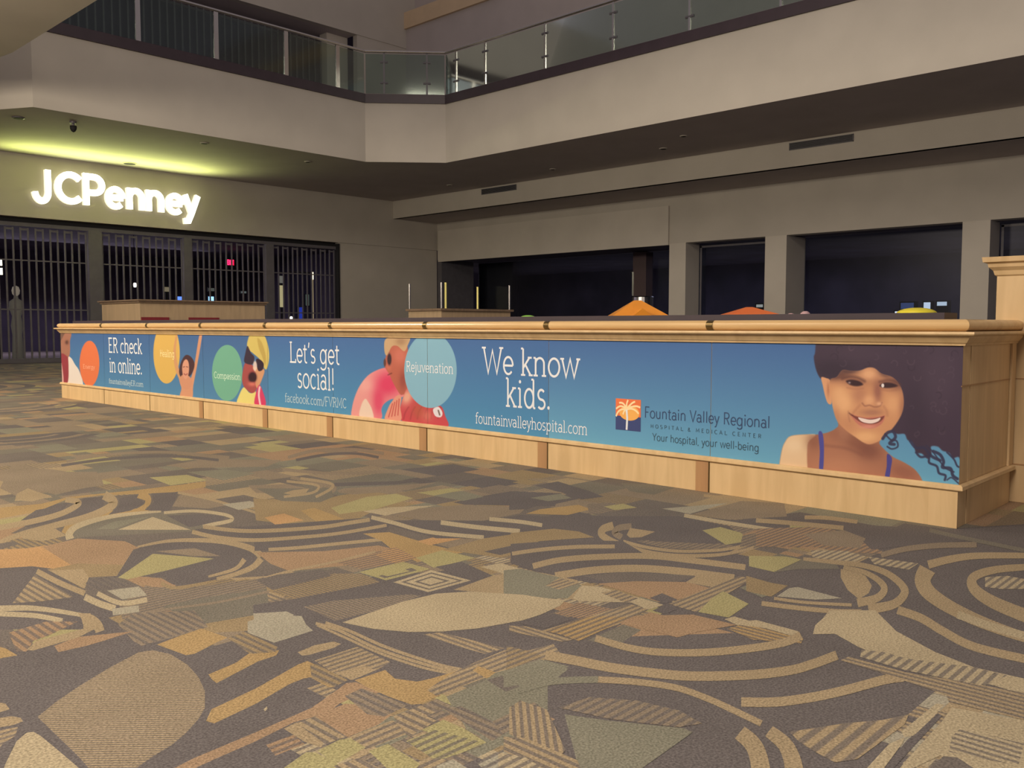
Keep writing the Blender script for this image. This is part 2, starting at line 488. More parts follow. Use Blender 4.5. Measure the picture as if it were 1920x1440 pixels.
# ---- crop E
P('E', 'O', [(-20, 500), (200, 490), (330, 470), (560, 530), (640, 610), (400, 640), (230, 620), (-20, 635)])
P('E', 'P', [(560, 420), (900, 440), (1050, 510), (860, 680), (560, 640), (300, 480)])
P('E', 'g', [(340, 645), (560, 600), (900, 610), (840, 690), (640, 700), (600, 780)])
P('E', 'b/x', [(1100, 720), (1250, 790), (1920, 700), (1920, 900), (1200, 1000), (880, 1000), (860, 900)])
P('E', 'n', [(1200, 900), (1500, 840), (1920, 780), (1960, 1075), (1000, 1075)])
P('E', 'g', [(1380, 1050), (1900, 960), (1960, 1075), (1500, 1100)])
P('E', 'P/x', [(900, 985), (1200, 930), (1400, 1000), (1300, 1075), (900, 1075)])
P('E', 'G', [(-20, 200), (300, 170), (500, 120), (1000, 70), (1480, 10), (1480, 50), (1240, 90), (1000, 100), (720, 110), (480, 140), (260, 230), (-20, 280)])
P('E', 'D', [(260, 215), (480, 180), (440, 240), (280, 280), (150, 290)])
P('E', 'D', [(600, 130), (760, 115), (740, 200), (560, 260), (200, 340), (140, 320), (420, 250), (570, 190)])
P('E', 'D', [(860, 130), (1000, 105), (1040, 170), (940, 220), (780, 250), (860, 180)])
P('E', 'D', [(1090, 95), (1290, 85), (1240, 190), (1190, 230), (1040, 215), (1110, 160)])
Bd('E', 'B', [(-20, 345), (220, 300), (430, 245), (550, 185), (560, 155), (470, 140)], 20)
Bd('E', 'B', [(-20, 455), (150, 390), (400, 325), (640, 262), (790, 195), (815, 150), (750, 108)], 16, 34)
Bd('E', 'G', [(980, 218), (1055, 178), (1062, 130), (1000, 98)], 8, 34)
P('E', 'B', [(150, 380), (400, 350), (480, 400), (300, 440), (160, 420)])
P('E', 'd', [(-20, 460), (100, 440), (140, 460), (0, 500), (-20, 500)])
P('E', 'b', [(1240, 190), (1290, 110), (1340, 100), (1640, 180), (1500, 205)])
Bd('E', 'B', [(1280, 90), (1480, 130), (1700, 190), (1860, 240)], 9)
P('E', 'S', [(1600, 175), (1800, 150), (1900, 180), (1720, 215)])
P('E', 'n', [(480, 430), (500, 380), (560, 330), (760, 270), (1000, 235), (1160, 225), (1700, 300), (1400, 360), (1380, 370), (600, 410)])
Bd('E', 'L', [(505, 425), (500, 385), (560, 330), (760, 270), (1000, 237), (1160, 226)], 30, 6)
Bd('E', 'L', [(1180, 235), (1400, 222), (1600, 245), (1670, 272), (1640, 298), (1460, 330)], 10, 14)
P('E', 'D', [(1200, 255), (1450, 245), (1620, 262), (1600, 290), (1420, 330), (1360, 340)])
P('E', 'L', [(850, 357), (1100, 265), (1375, 358)])
P('E', 'N', [(690, 355), (820, 298), (1080, 262), (820, 352)])
P('E', 'D', [(960, 500), (1100, 460), (1400, 440), (1700, 455), (1860, 540), (1820, 620), (1600, 720), (1300, 760), (1180, 740), (1200, 700), (840, 690)])
Bd('E', 'B', [(990, 480), (1200, 440), (1400, 432), (1620, 445), (1800, 490), (1880, 545)], 7, 26)
Bd('E', 'B', [(1880, 565), (1820, 625), (1700, 675), (1560, 712)], 24, 12)
Bd('E', 'B', [(1760, 570), (1690, 640), (1500, 695)], 18, 8)
P('E', 'Y', [(850, 702), (1100, 530), (1540, 565), (1200, 650), (920, 714)])
P('E', 'b', [(1120, 512), (1400, 490), (1590, 547), (1400, 548)])
P('E', 'P', [(1060, 700), (1160, 705), (1280, 770), (1100, 770), (980, 740)])
Bd('E', 'g', [(1160, 740), (1270, 775), (1560, 725)], 14, 10)
Bd('E', 'b', [(900, 1000), (1200, 930), (1560, 880), (1940, 800)], 8)
P('E', 'B/y', [(90, 885), (250, 680), (530, 840), (300, 872)])
Bd('E', 'B', [(265, 655), (420, 735), (610, 815)], 20)
P('E', 'B', [(350, 650), (600, 640), (640, 700), (610, 780)])
P('E', 'd/y', [(615, 745), (660, 700), (800, 695), (950, 745), (780, 792), (640, 792)])
Bd('E', 'L', [(610, 840), (720, 890), (830, 925)], 24)
Bd('E', 'L', [(700, 815), (870, 885), (1060, 860)], 18)
P('E', 'S', [(770, 795), (1000, 765), (1060, 830), (880, 858)])
Bd('E', 'S', [(810, 950), (1000, 925)], 24)
Bd('E', 'L', [(-20, 925), (200, 920), (400, 940), (610, 975)], 22, 14)
Bd('E', 'L', [(-20, 962), (250, 975), (450, 1012)], 18)
Bd('E', 'B', [(590, 1010), (650, 1000), (700, 1040), (720, 1090)], 34)
P('E', 'b', [(-20, -60), (700, -60), (690, 0), (640, 50), (400, 105), (150, 40), (-20, 0)], )
P('E', 'B', [(105, 152), (120, 100), (200, 58), (380, 125)])

# ---- crop F
P('F', 'g', [(-20, 130), (200, 150), (420, 160), (600, 110), (820, 80), (1140, 130), (860, 215), (640, 330), (500, 345), (0, 290)])
P('F', 'n', [(0, 60), (540, 60), (560, 120), (460, 160), (180, 150)])
P('F', 'Y', [(540, 200), (800, 120), (1010, 98), (1130, 130), (850, 212), (600, 245)])
P('F', 'G', [(320, 220), (420, 200), (690, 300), (600, 335), (450, 310)])
P('F', 'O', [(60, 270), (200, 240), (345, 290), (140, 322)])
Bd('F', 'B', [(220, 8), (420, 32), (450, 60), (390, 95), (200, 120)], 9)
Bd('F', 'B', [(320, -12), (530, 22), (540, 62), (430, 122)], 10)
P('F', 'B', [(195, 95), (270, 72), (385, 60), (360, 90), (260, 106)])
P('F', 'b', [(585, 75), (640, 58), (900, 45), (1300, 18), (1100, 72), (700, 104), (600, 92)])
P('F', 'D', [(560, 20), (1260, 0), (1000, 32), (570, 45)])
P('F', 'P', [(1, 520), (480, 512), (880, 470), (1010, 500), (800, 600), (240, 655), (100, 600)])
P('F', 'P/x', [(560, 590), (900, 510), (1100, 580), (760, 640)])
P('F', 'D', [(-10, 330), (820, 270), (960, 330), (900, 440), (300, 500), (-10, 510)])
P('F', 'D', [(-440, 352), (-8, 330), (-8, 440), (-280, 428)])
Bd('F', 'B', [(-380, 335), (-200, 358), (-20, 367), (250, 356), (500, 335), (680, 306), (820, 285)], 14)
Bd('F', 'B', [(-460, 372), (-280, 412), (-20, 432), (300, 413), (600, 383), (940, 325)], 15, 11)
Bd('F', 'B', [(90, 500), (300, 487), (600, 457), (910, 428)], 12)
P('F', 'G', [(770, 385), (960, 375), (1280, 470), (1500, 520), (1160, 590), (980, 500), (900, 435)])
P('F', 'O/x', [(1000, 480), (1160, 560), (1000, 600), (860, 540)])
P('F', 'O', [(1160, 440), (1380, 388), (1485, 420), (1250, 470)])
Bd('F', 'B', [(60, 705), (240, 655), (560, 590), (860, 515)], 8)
P('F', 'Y', [(1150, 560), (1340, 505), (1580, 560), (1280, 632)])
P('F', 'D', [(1290, 625), (1480, 588), (1710, 690), (1560, 725)])
P('F', 'L', [(1620, 625), (1760, 597), (1910, 640), (1780, 672)])
P('F', 'L', [(770, 225), (950, 196), (1290, 183), (930, 256)])
P('F', 'b', [(980, 252), (1180, 202), (1500, 178), (1950, 195), (1900, 240), (1640, 292), (1200, 288)])
P('F', 'D', [(1420, 160), (1600, 120), (1840, 80), (2200, 95), (2150, 190), (1500, 177)])
P('F', 'D', [(840, 290), (1100, 290), (1640, 295), (1920, 250), (2200, 270), (2200, 340), (1640, 420), (1300, 420)])
P('F', 'N', [(1250, 108), (1490, 78), (1640, 120), (1490, 150)])
P('F', 'Y', [(1160, 90), (1400, 58), (1500, 70), (1280, 112)])
Bd('F', 'L', [(830, 268), (1000, 310), (1250, 375), (1640, 412)], 14)
Bd('F', 'L', [(1330, 305), (1600, 340), (1900, 368)], 16)
Bd('F', 'L', [(1680, 280), (1900, 300), (2060, 325)], 14)
P('F', 'g', [(1350, 500), (1640, 420), (1920, 380), (2100, 480), (1760, 560)])
P('F', 'D', [(1640, 515), (1920, 455), (2000, 480), (1760, 540)])
P('F', 'g/y1', [(120, 800), (560, 672), (760, 672), (895, 732), (600, 800), (280, 852)])
P('F', 'd/x', [(0, 720), (160, 680), (480, 640), (540, 690), (120, 792)])
P('F', 'D', [(-20, 900), (300, 850), (1000, 715), (1240, 810), (700, 900), (330, 960), (-20, 970)])
P('F', 'b/y1', [(340, 912), (560, 868), (1100, 822), (1190, 832), (900, 930), (570, 1012)])
P('F', 'Y', [(740, 662), (1060, 588), (1255, 640), (935, 722)])
P('F', 'd', [(880, 690), (1120, 632), (1160, 650), (930, 706)]); P('F', 'Y', [(900, 680), (1060, 640), (1110, 655), (945, 693)])
P('F', 'L', [(990, 735), (1262, 648), (1548, 722), (1240, 806)])
for s0, c0 in ((0.80, 'd'), (0.68, 'L'), (0.46, 'd'), (0.33, 'L')):
    P('F', c0, [(1264 + (x - 1264) * s0, 728 + (y - 728) * s0) for x, y in ((990, 735), (1262, 648), (1548, 722), (1240, 806))])
P('F', 'B', [(1420, 790), (1700, 690), (1920, 650), (2300, 700), (2400, 870), (1920, 830), (1600, 806)])
P('F', 'S', [(-20, 960), (220, 945), (275, 970), (200, 1000), (350, 1060), (0, 1110)])

# ---- crop G
P('G', 'n', [(780, 20), (1220, 40), (1020, 105), (850, 80)])
P('G', 'D', [(-20, 100), (140, 120), (240, 165), (110, 210), (-20, 215)])
P('G', 'N', [(130, 128), (350, 98), (430, 130), (260, 152)])
P('G', 'D', [(160, 40), (330, 10), (560, 80), (660, 120), (500, 140), (360, 90)])
P('G', 'G', [(100, 242), (200, 210), (480, 178), (570, 210), (400, 252)])
P('G', 'b/x', [(540, 175), (700, 160), (900, 200), (560, 250)])
P('G', 'Y', [(660, 190), (800, 170), (900, 198), (740, 216)])
P('G', 'b', [(1310, 242), (1650, 150), (1960, 165), (1980, 262), (1560, 285)])
P('G', 'S', [(1080, 205), (1555, 165), (1280, 243)])
P('G', 'D', [(1230, 250), (1560, 285), (2000, 290), (2000, 350), (1740, 350), (1420, 300)])
P('G', 'D', [(300, 330), (620, 260), (1200, 260), (1560, 330), (1700, 440), (1500, 560), (1000, 560), (600, 420)])
P('G', 'g', [(-10, 458), (-10, 382), (300, 350), (480, 370), (592, 412), (300, 432)])
Bd('G', 'L', [(1240, 254), (1500, 300), (1900, 362)], 13)
Bd('G', 'B', [(1380, 110), (1640, 142)], 10)
Bd('G', 'B', [(730, 328), (658, 352), (648, 395), (720, 440), (850, 488), (1000, 525), (1200, 545), (1500, 537), (1740, 490)], 30, 9)
Bd('G', 'b', [(860, 332), (770, 345), (740, 380), (790, 412)], 22)
P('G', 'B', [(826, 395), (850, 345), (1030, 372), (930, 412), (850, 415)])
P('G', 'b/x', [(900, 440), (1010, 425), (1480, 455), (1620, 475), (1380, 502), (1100, 492)])
Bd('G', 'B', [(800, 440), (960, 482), (1200, 512), (1500, 503), (1680, 470)], 11)
P('G', 'D', [(940, 418), (1280, 350), (1520, 430), (1460, 460), (1000, 440)])
P('G', 'Y', [(1370, 362), (1500, 338), (1650, 380), (1700, 440), (1540, 466)])
P('G', 'b/x', [(1660, 400), (1920, 350), (2000, 420), (1800, 470), (1640, 480)])
P('G', 'D', [(-10, 460), (400, 430), (800, 440), (1000, 560), (1700, 600), (1900, 700), (1450, 790), (560, 740), (180, 660), (-10, 600)])
Bd('G', 'B', [(0, 530), (200, 502), (450, 482), (740, 478)], 14)
Bd('G', 'B', [(150, 620), (350, 575), (650, 552), (1000, 548), (1300, 580), (1680, 628)], 21)
Bd('G', 'B', [(310, 690), (600, 648), (900, 636), (1200, 656), (1600, 705)], 26)
P('G', 'd', [(520, 692), (760, 662), (1180, 680), (1330, 690), (1180, 735), (700, 740)])
P('G', 'P', [(620, 745), (900, 728), (1260, 735), (1460, 785), (1200, 860), (1060, 880), (800, 800)])
P('G', 'B', [(1250, 735), (1330, 690), (1600, 700), (1460, 775)])
P('G', 'N', [(-60, 820), (-60, 650), (60, 638), (340, 700), (500, 758), (400, 852), (60, 850)])
P('G', 'B/x', [(240, 760), (340, 705), (490, 745), (340, 790)])
P('G', 'L', [(440, 850), (500, 758), (640, 770), (1040, 882), (1090, 900), (980, 935), (860, 882), (480, 872)])
P('G', 'B/x', [(640, 812), (740, 790), (910, 852), (820, 885)])
P('G', 'P/x1', [(310, 962), (470, 880), (730, 930), (560, 1012)])
P('G', 'D', [(40, 1030), (300, 960), (440, 1000), (240, 1070)])
P('G', 'B/x', [(200, 1090), (850, 892), (985, 932), (760, 1042), (560, 1110)])
P('G', 'B/x', [(1130, 892), (1460, 760), (1640, 692), (1730, 712), (1330, 952)])
P('G', 'Y', [(1340, 950), (1440, 850), (1520, 800), (1705, 892), (1560, 990)])
P('G', 'D', [(990, 850), (1080, 815), (1190, 860), (1100, 890)]); P('G', 'D', [(1010, 940), (1100, 900), (1190, 930), (1100, 965)])
P('G', 'P', [(760, 1050), (1000, 950), (1440, 1060), (1600, 1100), (700, 1130)])
P('G', 'N', [(1640, 775), (1700, 755), (1850, 830), (1800, 845)])
P('G', 'L', [(1530, 1002), (1600, 982), (1940, 1080), (1700, 1080)])

# ---- crop H
P('H', 'P/x', [(-10, 350), (460, 335), (700, 400), (920, 530), (600, 520), (400, 480), (200, 480), (-10, 480)])
P('H', 'b', [(330, 390), (620, 360), (780, 420), (740, 490), (480, 470)])
Bd('H', 'B', [(-10, 290), (250, 310), (620, 345)], 16)
Bd('H', 'B', [(340, 268), (500, 272), (720, 300)], 14)
P('H', 'D/x1', [(760, 440), (1060, 312), (1340, 350), (1500, 440), (1000, 482), (820, 500)])
P('H', 'Y', [(-60, 545), (200, 550), (320, 572), (120, 662), (-60, 620)])
P('H', 'L/x', [(380, 505), (640, 510), (790, 552), (700, 590), (400, 560)])
P('H', 'L/x', [(800, 552), (1160, 600), (1090, 645), (840, 605)])
P('H', 'n', [(120, 665), (320, 575), (560, 590), (590, 640), (300, 640)])
P('H', 'B', [(600, 640), (690, 645), (780, 690), (825, 760), (800, 815), (730, 855), (650, 790), (600, 700)])
P('H', 'g', [(-80, 690), (100, 740), (220, 760), (100, 840), (-80, 800)])
Bd('H', 'B', [(620, 628), (760, 660), (870, 720), (915, 785), (860, 850), (720, 885)], 14, 32)
Bd('H', 'B', [(330, 568), (560, 592), (760, 615), (920, 665), (1030, 745), (1060, 815), (980, 895), (800, 930)], 12, 36)
P('H', 'S', [(140, 838), (230, 778), (290, 770), (610, 852), (420, 862)])
Bd('H', 'B', [(30, 888), (300, 922), (560, 945), (750, 948)], 17)
Bd('H', 'B', [(120, 852), (350, 882), (680, 900)], 11)
P('H', 'L', [(415, 1050), (480, 1000), (570, 962), (750, 965), (900, 1035), (1010, 1100), (400, 1110)])
Bd('H', 'B', [(1010, 935), (1180, 995), (1330, 1085), (1560, 1200), (1960, 1296)], 30)
Bd('H', 'B', [(1225, 640), (1190, 720), (1230, 805), (1360, 900), (1560, 1000), (1780, 1085), (1980, 1150)], 62, 34)
Bd('H', 'B', [(1960, 625), (1720, 645), (1570, 690), (1545, 750), (1600, 820), (1740, 900), (1990, 1000)], 22, 50)
Bd('H', 'B', [(1230, 610), (1400, 568), (1600, 545), (1980, 545)], 30, 20)
Bd('H', 'b', [(890, 542), (1060, 498), (1300, 472), (1580, 466)], 20)
Bd('H', 'n', [(1240, 362), (1500, 420), (1960, 515)], 14)
P('H', 'L/x', [(1640, 700), (1800, 690), (1960, 720), (1960, 785), (1760, 785), (1640, 770)])

# ---- crop A
P('A', 'b/y', [(850, 40), (960, -40), (1400, -60), (1500, 60), (1210, 135), (1020, 195), (960, 160)])
P('A', 'P', [(390, 195), (560, 130), (760, 110), (960, 90), (740, 160), (620, 195), (420, 240)])
P('A', 'P/y', [(60, 100), (330, 20), (560, 20), (350, 120), (240, 160), (190, 235), (120, 235)])
P('A', 'B', [(190, 225), (260, 160), (600, 72), (600, 20), (560, -40), (650, -40), (700, 20), (700, 65), (560, 135), (240, 228)])
P('A', 'G', [(-40, 190), (40, 212), (125, 262), (-40, 292)])
P('A', 'G', [(1130, 185), (1300, 120), (1450, 70), (1640, 135), (1560, 170), (1400, 252), (1340, 262), (1230, 222)])
P('A', 'G', [(1500, 400), (1700, 315), (1790, 250), (1920, 235), (2010, 225), (1990, 262), (1860, 305), (1560, 462), (1530, 440)])
P('A', 'g/y', [(1640, 140), (1760, 90), (2000, 200), (1980, 240), (1800, 252)])
P('A', 'B/e1', [(270, 705), (400, 600), (560, 490), (790, 350), (1000, 240), (1100, 225), (1230, 255), (1350, 330), (1430, 420), (1475, 520), (1475, 640), (1430, 720), (1340, 820), (1240, 905), (1100, 990), (900, 1130), (690, 1130), (560, 985), (420, 850)])
P('A', 'L', [(-20, 1200), (40, 1040), (120, 880), (190, 820), (240, 812), (290, 840), (400, 930), (600, 1100), (680, 1200)])
P('A', 'B', [(-60, 720), (80, 700), (150, 712), (165, 738), (90, 765), (-60, 790)])
P('A', 'B', [(-60, 590), (40, 610), (70, 650), (-60, 690)])
P('A', 'B/x', [(-60, 810), (130, 778), (110, 840), (20, 900), (-60, 990)])

# ---- crop B
P('B', 'S', [(-60, 20), (80, -30), (330, -20), (360, 40), (410, 85), (130, 172), (-60, 100)])
P('B', 'B', [(300, 240), (420, 190), (560, 163), (612, 180), (560, 208), (380, 260), (330, 264)], )
P('B', 'G', [(-360, 735), (-320, 650), (0, 500), (300, 330), (370, 303), (440, 335), (640, 440), (560, 492), (520, 490), (390, 420), (340, 430), (240, 470), (0, 610), (-300, 752)])
P('B', 'g/y', [(390, 335), (440, 325), (660, 440), (560, 492), (400, 425)])
P('B', 'P', [(-760, 1160), (-443, 1000), (0, 815), (400, 640), (600, 500), (650, 462), (720, 455), (900, 530), (720, 560), (600, 610), (540, 660), (400, 710), (270, 745), (0, 880), (-300, 1010), (-560, 1130)])
P('B', 'B', [(200, 790), (290, 745), (490, 880), (470, 925), (350, 885)])
P('B', 'B/y', [(290, 750), (430, 700), (660, 845), (500, 902)])
P('B', 'P', [(430, 702), (640, 610), (720, 615), (820, 680), (980, 690), (880, 762), (660, 852)])
P('B', 'b/y', [(640, 555), (760, 500), (1100, 620), (920, 705), (800, 685)])
P('B', 'B/x', [(420, 300), (730, 200), (970, 312), (880, 362), (690, 442), (560, 390)])
P('B', 'B', [(570, 385), (800, 340), (860, 370), (690, 440)])
Bd('B', 'B', [(430, 32), (600, 85), (900, 225), (1280, 345), (1480, 385)], 11)
Bd('B', 'B', [(500, 28), (680, 90), (940, 205), (1300, 325), (1480, 365)], 11)
Bd('B', 'B', [(440, 45), (620, 125), (900, 250), (1200, 350), (1420, 395)], 9)
P('B', 'B/y', [(1200, 112), (1330, 96), (1790, 212), (1650, 252), (1540, 222)])
P('B', 'G', [(710, 442), (930, 368), (1000, 430), (1160, 452), (1260, 430), (1440, 378), (1560, 370), (1300, 500), (1330, 550), (1190, 612), (1120, 617), (960, 562), (800, 492)])
P('B', 'B/x', [(1230, 512), (1400, 400), (1560, 320), (1790, 225), (1960, 228), (2140, 180), (2200, 260), (1740, 392), (1300, 555)])
P('B', 'G', [(1560, 370), (1600, 340), (1740, 390), (1660, 430)])
P('B', 'N', [(1370, 560), (1640, 450), (1720, 390), (1920, 335), (2100, 300), (2250, 360), (2100, 480), (2100, 700), (1900, 960), (1690, 880), (1520, 800)])
P('B', 'd', [(1660, 440), (1770, 410), (1900, 485), (1800, 525)])
P('B', 'b/y', [(1330, 640), (1480, 630), (1830, 800), (1700, 880)])
P('B', 'b/x', [(1700, 740), (2000, 600), (2120, 680), (1780, 830)])
P('B', 'B/x', [(640, 862), (980, 730), (1110, 780), (1080, 832), (790, 940)])
P('B', 'B/y', [(990, 702), (1120, 650), (1300, 732), (1100, 852), (1040, 780)])
P('B', 'Y', [(440, 950), (600, 870), (680, 858), (790, 925), (640, 1012), (570, 1045)])
P('B', 'Y', [(1190, 800), (1350, 725), (1500, 790), (1660, 890), (1560, 930)])
P('B', 'Y/x', [(1080, 880), (1290, 800), (1600, 880), (1620, 920), (1340, 1010), (1270, 1005)])
P('B', 'Y', [(810, 950), (950, 900), (1180, 1040), (1120, 1130), (1000, 1130)])
P('B', 'P/x', [(70, 905), (270, 835), (350, 900), (140, 985)])
P('B', 'Y', [(120, 1130), (360, 960), (430, 960), (600, 1050), (560, 1130)])
P('B', 'B/y', [(560, 1060), (740, 1000), (940, 1100), (700, 1160)])
P('B', 'S/x', [(1590, 1040), (1800, 930), (1960, 890), (2060, 960), (1900, 1130), (1700, 1130)])
P('B', 'S', [(1300, 1060), (1420, 1010), (1560, 1100), (1300, 1130)])
P('Z', 'L', [(642, 1167), (690, 1150), (755, 1128), (818, 1113), (880, 1109), (980, 1115), (1020, 1121), (1060, 1125), (1050, 1136), (1012, 1153), (980, 1163), (897, 1178), (830, 1184), (766, 1185), (700, 1179)])

# ---- crop C
P('C', 'B/y', [(-20, 50), (100, 55), (450, 150), (360, 165), (-20, 92)])
P('C', 'G/x', [(240, 88), (520, -10), (620, -20), (860, -10), (480, 160), (340, 112)])
P('C', 'n', [(540, 155), (800, 40), (930, 80), (800, 165), (720, 190)])
P('C', 'P', [(770, 32), (880, -20), (1300, -30), (1620, 45), (1350, 92), (1190, 135), (1100, 112)])
P('C', 'G/y', [(1550, 72), (1640, 45), (1920, 80), (2100, 140), (2080, 180), (1940, 165), (1740, 152)])
P('C', 'L', [(1650, 20), (1760, 10), (2060, 90), (2040, 130), (1800, 60)])
P('C', 'g/x', [(-40, 195), (190, 248), (210, 280), (-40, 372)])
P('C', 'N', [(-60, 375), (200, 290), (410, 342), (200, 452), (-60, 495)])
Bd('C', 'B', [(600, 140), (800, 200), (1000, 236), (1250, 246), (1500, 236), (1800, 202), (1980, 165), (2080, 118)], 24, 30)
Bd('C', 'B', [(240, 262), (450, 300), (700, 350), (1000, 390), (1300, 414), (1700, 405), (2000, 372), (2170, 325), (2340, 262)], 34)
Bd('C', 'B', [(1650, 600), (1900, 600), (2160, 566), (2400, 515), (2680, 440), (2820, 420)], 34)
Bd('C', 'N', [(50, 515), (300, 452), (620, 438)], 24)
Bd('C', 'B', [(620, 438), (900, 456), (1180, 497), (1400, 572), (1600, 662), (1795, 755)], 23)
P('C', 'b/x', [(330, 640), (560, 565), (900, 590), (1200, 660), (1370, 755), (1200, 782), (700, 722)])
P('C', 'N', [(378, 690), (700, 735), (1240, 790), (1300, 818), (1130, 940), (860, 1130), (450, 1130), (460, 1000)])
P('C', 'B/f', [(-20, 640), (60, 590), (250, 655), (320, 800), (385, 950), (330, 1000), (-20, 830)])
P('C', 'B/y', [(-60, 850), (100, 860), (470, 1020), (520, 1130), (280, 1130), (-60, 955)])
P('C', 'L/x', [(-100, 960), (100, 1000), (260, 1100), (240, 1150), (-100, 1150)])
Bd('C', 'B', [(1640, 820), (1730, 900), (1775, 1000), (1800, 1150)], 55, 70)
Bd('C', 'B', [(1850, 810), (1960, 900), (2015, 1010), (2040, 1150)], 45, 70)

# ---- crop D
P('D', 'L', [(415, 48), (470, 0), (520, -60), (850, -60), (1000, 90), (1280, 240), (1560, 350), (1960, 440), (1960, 560), (1700, 480), (1300, 400), (1070, 330), (740, 210), (560, 110)])
P('D', 'L/x', [(750, 222), (900, 238), (1080, 288), (1560, 350), (1800, 410), (1600, 500), (1400, 440), (1060, 370), (740, 275)])
Bd('D', 'L', [(1440, -30), (1700, 60), (1990, 140)], 28)
P('D', 'B/y', [(600, 300), (660, 272), (1060, 385), (1400, 440), (1960, 540), (1960, 740), (1380, 600), (1360, 548), (1040, 442), (880, 385)])
P('D', 'L', [(960, 1150), (1180, 900), (1330, 740), (1400, 640), (1960, 740), (1960, 1160), (1600, 1160), (1320, 985)])
P('D', 'L/y', [(1400, 850), (1460, 790), (1920, 900), (1880, 1060), (1380, 960)])
P('D', 'L', [(1035, 812), (1200, 680), (1290, 608), (1345, 618), (1250, 722), (1130, 838), (1060, 852)])
P('D', 'D', [(1080, 870), (1140, 830), (1300, 680), (1330, 700), (1180, 860), (960, 1100), (900, 1100)])
P('D', 'L', [(740, 1130), (950, 900), (1060, 855), (1050, 890), (880, 1120), (800, 1130)])
P('D', 'B/x2', [(230, 815), (640, 752), (900, 730), (1090, 690), (1060, 762), (720, 1012), (560, 1035), (420, 962), (300, 885)])
P('D', 'd', [(1180, 1130), (1340, 990), (1440, 1000), (1640, 1130)])
# small white scrap near the front is part of the carpet dirt
P('Z', 'L', [(494, 1330), (500, 1324), (502, 1328), (497, 1333)])
print('carpet layers', max(l for _, l in LAYERS))
struct(floor.build('floor', carpet_mats))

# ------------------------------------------------------------------ building shell
# ground-floor soffit under the balcony (the balcony runs round the atrium)
EDGE = [(XF, -8), (XF, 23.18), (19.08, YF), (8.46, YF), (4.9, 31.5), (4.9, Y1)]
m = MB()
m.face([(x, y, Z0) for x, y in [(XF, -8), (XF, 23.18), (19.08, YF), (8.46, YF), (4.9, 31.5), (4.9, Y1), (X1, Y1), (X1, -8)]][::-1])
m.face([(x, y, ZT0) for x, y in [(XF, -8), (X1, -8), (X1, Y1), (4.9, Y1), (4.9, 31.5), (8.46, YF), (19.08, YF), (XF, 23.18)]])
struct(m.build('ceiling', M_SOFFIT))
m = MB()
for a, b in zip(EDGE[:-1], EDGE[1:]): m.face([(*a, Z0), (*a, ZT0), (*b, ZT0), (*b, Z0)])
struct(m.build('wall_balcony', M_WALL))


def offset_edge(d):
    return [(XF + d, -8), (XF + d, 23.18 + 0.414 * d), (19.08 + 0.414 * d, YF + d), (8.46 - 0.3 * d, YF + d), (4.9 + d, 31.5)]


m = MB(); a_, b_ = offset_edge(-0.05), offset_edge(0.25)
for i in range(4):
    m.face([(*a_[i], ZT0), (*a_[i], ZT1), (*a_[i + 1], ZT1), (*a_[i + 1], ZT0)])
    m.face([(*a_[i], ZT1), (*b_[i], ZT1), (*b_[i + 1], ZT1), (*a_[i + 1], ZT1)])
    m.face([(*a_[i + 1], ZT0), (*b_[i + 1], ZT0), (*b_[i], ZT0), (*a_[i], ZT0)])
struct(m.build('trim_1', M_DARKTRIM))

# dropped bulkhead in front of the right-hand shops
struct(MB().box(XB, XB + 0.2, -8, Y1, Z1, Z0).build('wall_bulkhead', M_WALL))
m = MB(); m.face([(XB, -8, Z1), (XB, Y1, Z1), (X1, Y1, Z1), (X1, -8, Z1)]); struct(m.build('ceiling', M_SOFFIT))

# right wall with four shop openings, piers, header
HZ = 4.33
m = MB()
m.box(X1, X1 + 0.5, -8, Y1, HZ, Z1)
struct(m.build('wall_right', M_WALL))
piers = [(18.25, 18.97), (14.26, 15.05), (7.92, 8.68), (1.2, 2.0)]
for (a, b), dp in zip(piers, (0.95, 1.45, 0.95, 0.95)):
    struct(MB().box(X1, X1 + dp, a, b, 0, HZ).build('wall_pier', M_LIGHTWALL))
struct(MB().box(X1 - 0.09, X1, 18.97, 31.9, HZ - 0.05, 5.74).build('trim_2', M_LIGHTWALL))
# thin grey metal lines round the second and fourth openings
for i, (a, b) in enumerate(((15.05, 18.2), (2.0, 7.87))):
    m = MB(); m.box(X1 + 0.92, X1 + 0.97, a, b, HZ - 0.14, HZ - 0.07); m.box(X1 + 0.92, X1 + 0.97, b - 0.07, b, 0, HZ - 0.08)
    struct(m.build('trim_%d' % (i + 3), M_GREY))
# dark shop rooms behind
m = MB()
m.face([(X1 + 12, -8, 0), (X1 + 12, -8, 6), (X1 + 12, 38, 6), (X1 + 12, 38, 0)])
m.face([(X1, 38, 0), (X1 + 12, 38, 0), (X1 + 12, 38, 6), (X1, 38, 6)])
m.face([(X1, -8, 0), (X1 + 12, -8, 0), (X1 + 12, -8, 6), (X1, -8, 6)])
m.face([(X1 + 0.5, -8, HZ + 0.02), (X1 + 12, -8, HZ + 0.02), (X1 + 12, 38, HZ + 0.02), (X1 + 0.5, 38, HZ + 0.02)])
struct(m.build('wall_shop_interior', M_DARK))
for i, (a, b) in enumerate(((18.97, 31.9), (15.05, 18.25), (8.68, 14.26), (2.0, 7.92))):
    x = X1 + (1.4 if i in (0, 2) else 0.93)
    if i == 0: x = X1 + 2.6
    m = MB().box(x, x + 0.02, a, b, 0, HZ)
    w = struct(m.build('window_%d' % (i + 1), M_SHOPGLASS))
# grey return wall and low partition inside the first opening
struct(MB().box(X1, X1 + 2.1, 31.75, Y1, 0, 4.36).build('wall_return', M_GREYD))
w0 = struct(MB().box(X1 + 0.3, X1 + 0.5, Y1 - 0.02, Y1 + 8, 0, Z1).build('wall_divider', M_DARK))

